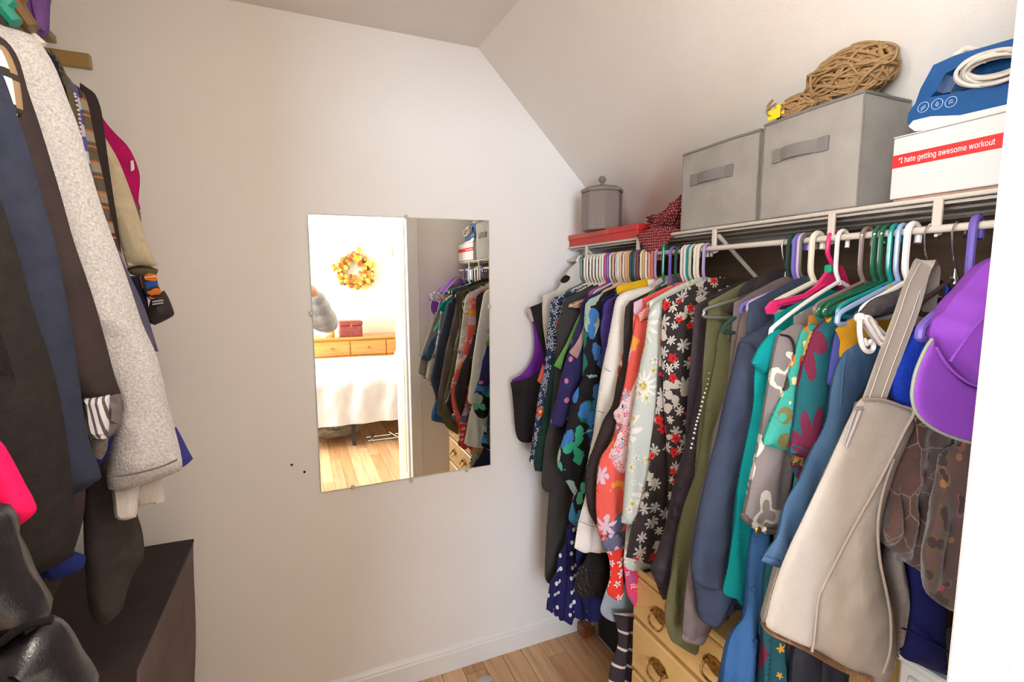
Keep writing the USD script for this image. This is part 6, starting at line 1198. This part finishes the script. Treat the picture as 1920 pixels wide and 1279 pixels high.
lhanger([(-10, -6), (4, 10), (16, 28), (30, 44)], .009, hcol('teal_green', (0, 0, 0)), 'teal green hanger arm at the top left corner', .90)
lhanger([(10, -30), (28, 5), (44, 32), (60, 54)], .011, mat_wood('hanger_wood', (120, 84, 48), (20., 2., 20.)), 'brown wooden hanger arm beside the purple tulle', .98)
lhanger([(14, 16), (36, 42), (62, 66), (82, 84)], .005, hcol('ivory', (0, 0, 0)), 'thin ivory hanger arm below the wooden hanger at the top left', 1.0)
# ------------------------------------------------------------------ the photographer, seen at the edge of the mirror
import manifold3d as m3
def bones(segs, edge=.012, it=6):
    """Hulls of spheres at the joints, joined, refined and smoothed into one surface. segs: ((point, radius), (point, radius))."""
    parts = []
    def sph(p, r):
        s = m3.Manifold.sphere(1.0, 20); s = s.scale(list(r) if np.ndim(r) else [r] * 3); return s.translate(list(map(float, p)))
    for chain in segs: parts.append(m3.Manifold.batch_hull([sph(p, r) for p, r in chain]))
    m = m3.Manifold.batch_boolean(parts, m3.OpType.Add).refine_to_length(edge).to_mesh()
    t_ = trimesh.Trimesh(m.vert_properties[:, :3], m.tri_verts, process=True); trimesh.smoothing.filter_taubin(t_, iterations=it * 3); return t_
PXo, PYo = -.29, -.31
def Pn(x, y, z): return np.array([PXo + x, PYo + y, z])
skin = plain('skin', (206, 156, 128), rough=.5, noise=.04, sc=40)
t = Thing('person', 'person in a grey quilted puffer jacket reflected at the left edge of the mirror', 'person')
legs = []
for s in (-1, 1):
    legs += [[(Pn(.09 * s, 0, .88), .095), (Pn(.095 * s, .01, .48), .06)], [(Pn(.095 * s, .01, .48), .058), (Pn(.10 * s, -.02, .09), .04)], [(Pn(.10 * s, -.04, .05), .042), (Pn(.11 * s, .09, .035), (.038, .06, .03))]]
legs += [[(Pn(-.07, 0, .93), .11), (Pn(.07, 0, .93), .11)]]
head = [[(Pn(0, .015, 1.545), (.072, .092, .10)), (Pn(0, .0, 1.58), (.074, .09, .085))], [(Pn(0, .05, 1.475), (.045, .045, .045)), (Pn(0, .03, 1.53), (.062, .07, .07))], [(Pn(0, -.01, 1.34), .058), (Pn(0, 0, 1.47), .054)], [(Pn(0, .105, 1.535), .012), (Pn(0, .122, 1.513), .014)]]
for s in (-1, 1): head += [[(Pn(.075 * s, -.005, 1.545), (.008, .018, .03)), (Pn(.072 * s, 0, 1.525), (.008, .012, .02))]]
torso = [[(Pn(-.1, 0, 1.0), (.10, .11, .1)), (Pn(.1, 0, 1.0), (.10, .11, .1))], [(Pn(-.11, 0, 1.28), (.10, .11, .1)), (Pn(.11, 0, 1.28), (.10, .11, .1))], [(Pn(-.1, 0, 1.0), .1), (Pn(.1, 0, 1.0), .1), (Pn(-.1, 0, 1.28), .11), (Pn(.1, 0, 1.28), .11)]]
arm = {}
for s in (-1, 1):
    sh = Pn(.185 * s, 0, 1.335); el = np.array([.185, -.22, 1.225]) if s > 0 else Pn(-.27, -.02, 1.06); wr_ = np.array([.115, -.135, 1.42]) if s > 0 else Pn(-.24, .12, .86)
    arm[s] = (sh, el, wr_)
    legs += [[(sh, .05), (el, .042)], [(el, .04), (wr_, .028)]]
hands = []
for s in (-1, 1):
    w = arm[s][2]; pc = w + np.array([-.03 * s, .045, .035]); hands += [[(w, .026), (pc, (.03, .016, .034))]]
    for k in range(4):
        b0 = pc + np.array([-.01 * s, .014, .028 - .018 * k]); L_ = (.036, .04, .038, .03)[k]
        b1 = b0 + np.array([-.5 * s, .8, .1]) * L_; b2 = b1 + np.array([-.95 * s, .1, 0]) * L_ * .8; hands += [[(b0, .0095), (b1, .0085)], [(b1, .0085), (b2, .0075)]]
    th0 = pc + np.array([-.012 * s, -.012, .02]); th1 = th0 + np.array([-.028 * s, .004, .012]); hands += [[(th0, .011), (th1, .009)], [(th1, .009), (th1 + np.array([-.02 * s, .012, .0]), .008)]]
t.part('body', bones(legs + head + torso + hands, .010, 3), skin, smooth=True)
# trousers and jacket follow the body
tr = []
for s in (-1, 1): tr += [[(Pn(.09 * s, 0, .88), .105), (Pn(.095 * s, .01, .48), .072)], [(Pn(.095 * s, .01, .48), .072), (Pn(.10 * s, -.02, .10), .058)]]
tr += [[(Pn(-.07, 0, .93), .12), (Pn(.07, 0, .93), .12)]]
t.part('trousers', bones(tr, .016, 4), fabric('dark_trousers', (52, 50, 56), (44, 42, 48), sc=30), smooth=True)
silver = plain('silver_puffer', (150, 148, 152), rough=.38, spec=.6, noise=.06, sc=30, bump=.2)
def baffles(m, freq, amp, axis_fn):
    v = m.vertices; n = m.vertex_normals; q = axis_fn(v) * freq; w = np.abs(np.sin(q * np.pi)) ** .6; m.vertices = v + n * (amp * (w - .4))[:, None]; return m
jb = bones([[(Pn(-.115, 0, .80), (.115, .13, .05)), (Pn(.115, 0, .80), (.115, .13, .05)), (Pn(-.115, 0, 1.30), (.115, .13, .08)), (Pn(.115, 0, 1.30), (.115, .13, .08))], [(Pn(-.18, 0, 1.33), .075), (Pn(.18, 0, 1.33), .075)], [(Pn(0, 0, 1.36), .085), (Pn(0, .0, 1.41), .08)]], .012, 3)
t.part('jacket', baffles(jb, 11.0, .016, lambda v: v[:, 2]), silver, smooth=True)
for s in (-1, 1):
    sh, el, wr_ = arm[s]; w2 = el + (wr_ - el) * .86
    m = bones([[(sh, .078), (el, .070)], [(el, .070), (w2, .048)]], .012, 3)
    def along(v, sh=sh, el=el, w2=w2):
        d1 = (v - sh) @ (el - sh) / np.linalg.norm(el - sh); d2 = (v - el) @ (w2 - el) / np.linalg.norm(w2 - el) + np.linalg.norm(el - sh); return np.where(d2 > np.linalg.norm(el - sh) + .0, d2, np.clip(d1, -1, np.linalg.norm(el - sh)))
    t.part('sleeve', baffles(m, 12.0, .010, along), silver, smooth=True)
hair = bones([[(Pn(0, -.015, 1.60), (.084, .10, .075)), (Pn(0, -.04, 1.54), (.084, .075, .08))], [(Pn(-.07, -.03, 1.52), (.02, .05, .04)), (Pn(-.07, -.03, 1.42), (.022, .05, .04))], [(Pn(.07, -.03, 1.52), (.02, .05, .04)), (Pn(.07, -.03, 1.42), (.022, .05, .04))], [(Pn(0, -.075, 1.54), (.07, .035, .05)), (Pn(0, -.07, 1.40), (.07, .03, .04))]], .014, 4)
t.part('hair', hair, fabric('brown_hair', (86, 60, 44), (62, 42, 30), sc=60, stretch=(6., 6., .6), rough=.6), smooth=True)
for s in (-1, 1):
    e = t.part('eye', move(trimesh.creation.icosphere(2, radius=.0115), Pn(.03 * s, .092, 1.552)), plain('eye_white', (236, 232, 228), rough=.2)); t.part('iris', move(trimesh.creation.icosphere(2, radius=.0062), Pn(.03 * s, .0985, 1.552)), plain('iris_brown', (70, 48, 34), rough=.2), under=e)
t.part('mouth', capsule(Pn(-.02, .094, 1.482), Pn(.02, .094, 1.482), .005), plain('lip', (176, 98, 92), rough=.5))
for s in (-1, 1): t.part('shoe', bones([[(Pn(.10 * s, -.05, .04), (.045, .05, .04)), (Pn(.11 * s, .10, .034), (.045, .055, .032))]], .014, 3), plain('shoe_black', (40, 38, 40), rough=.5), smooth=True)
t.done()
# the camera it holds stands where the picture was taken from
t = Thing('camera_body', 'black camera held by the person in the puffer jacket', 'camera'); cbm = plain('camera_black', (30, 30, 32), rough=.5)
t.part('body', box(-.07, .07, -.115, -.07, 1.445, 1.535, .008), cbm); t.part('prism', box(-.025, .025, -.112, -.072, 1.533, 1.56, .006), cbm)
t.part('lens', lathe([(0, 0), (.036, 0), (.036, .035), (.032, .038), (.028, .03), (0, .028)], (0, -.071, 1.487), 28, 'y'), plain('lens_black', (24, 24, 26), rough=.3)); t.done()
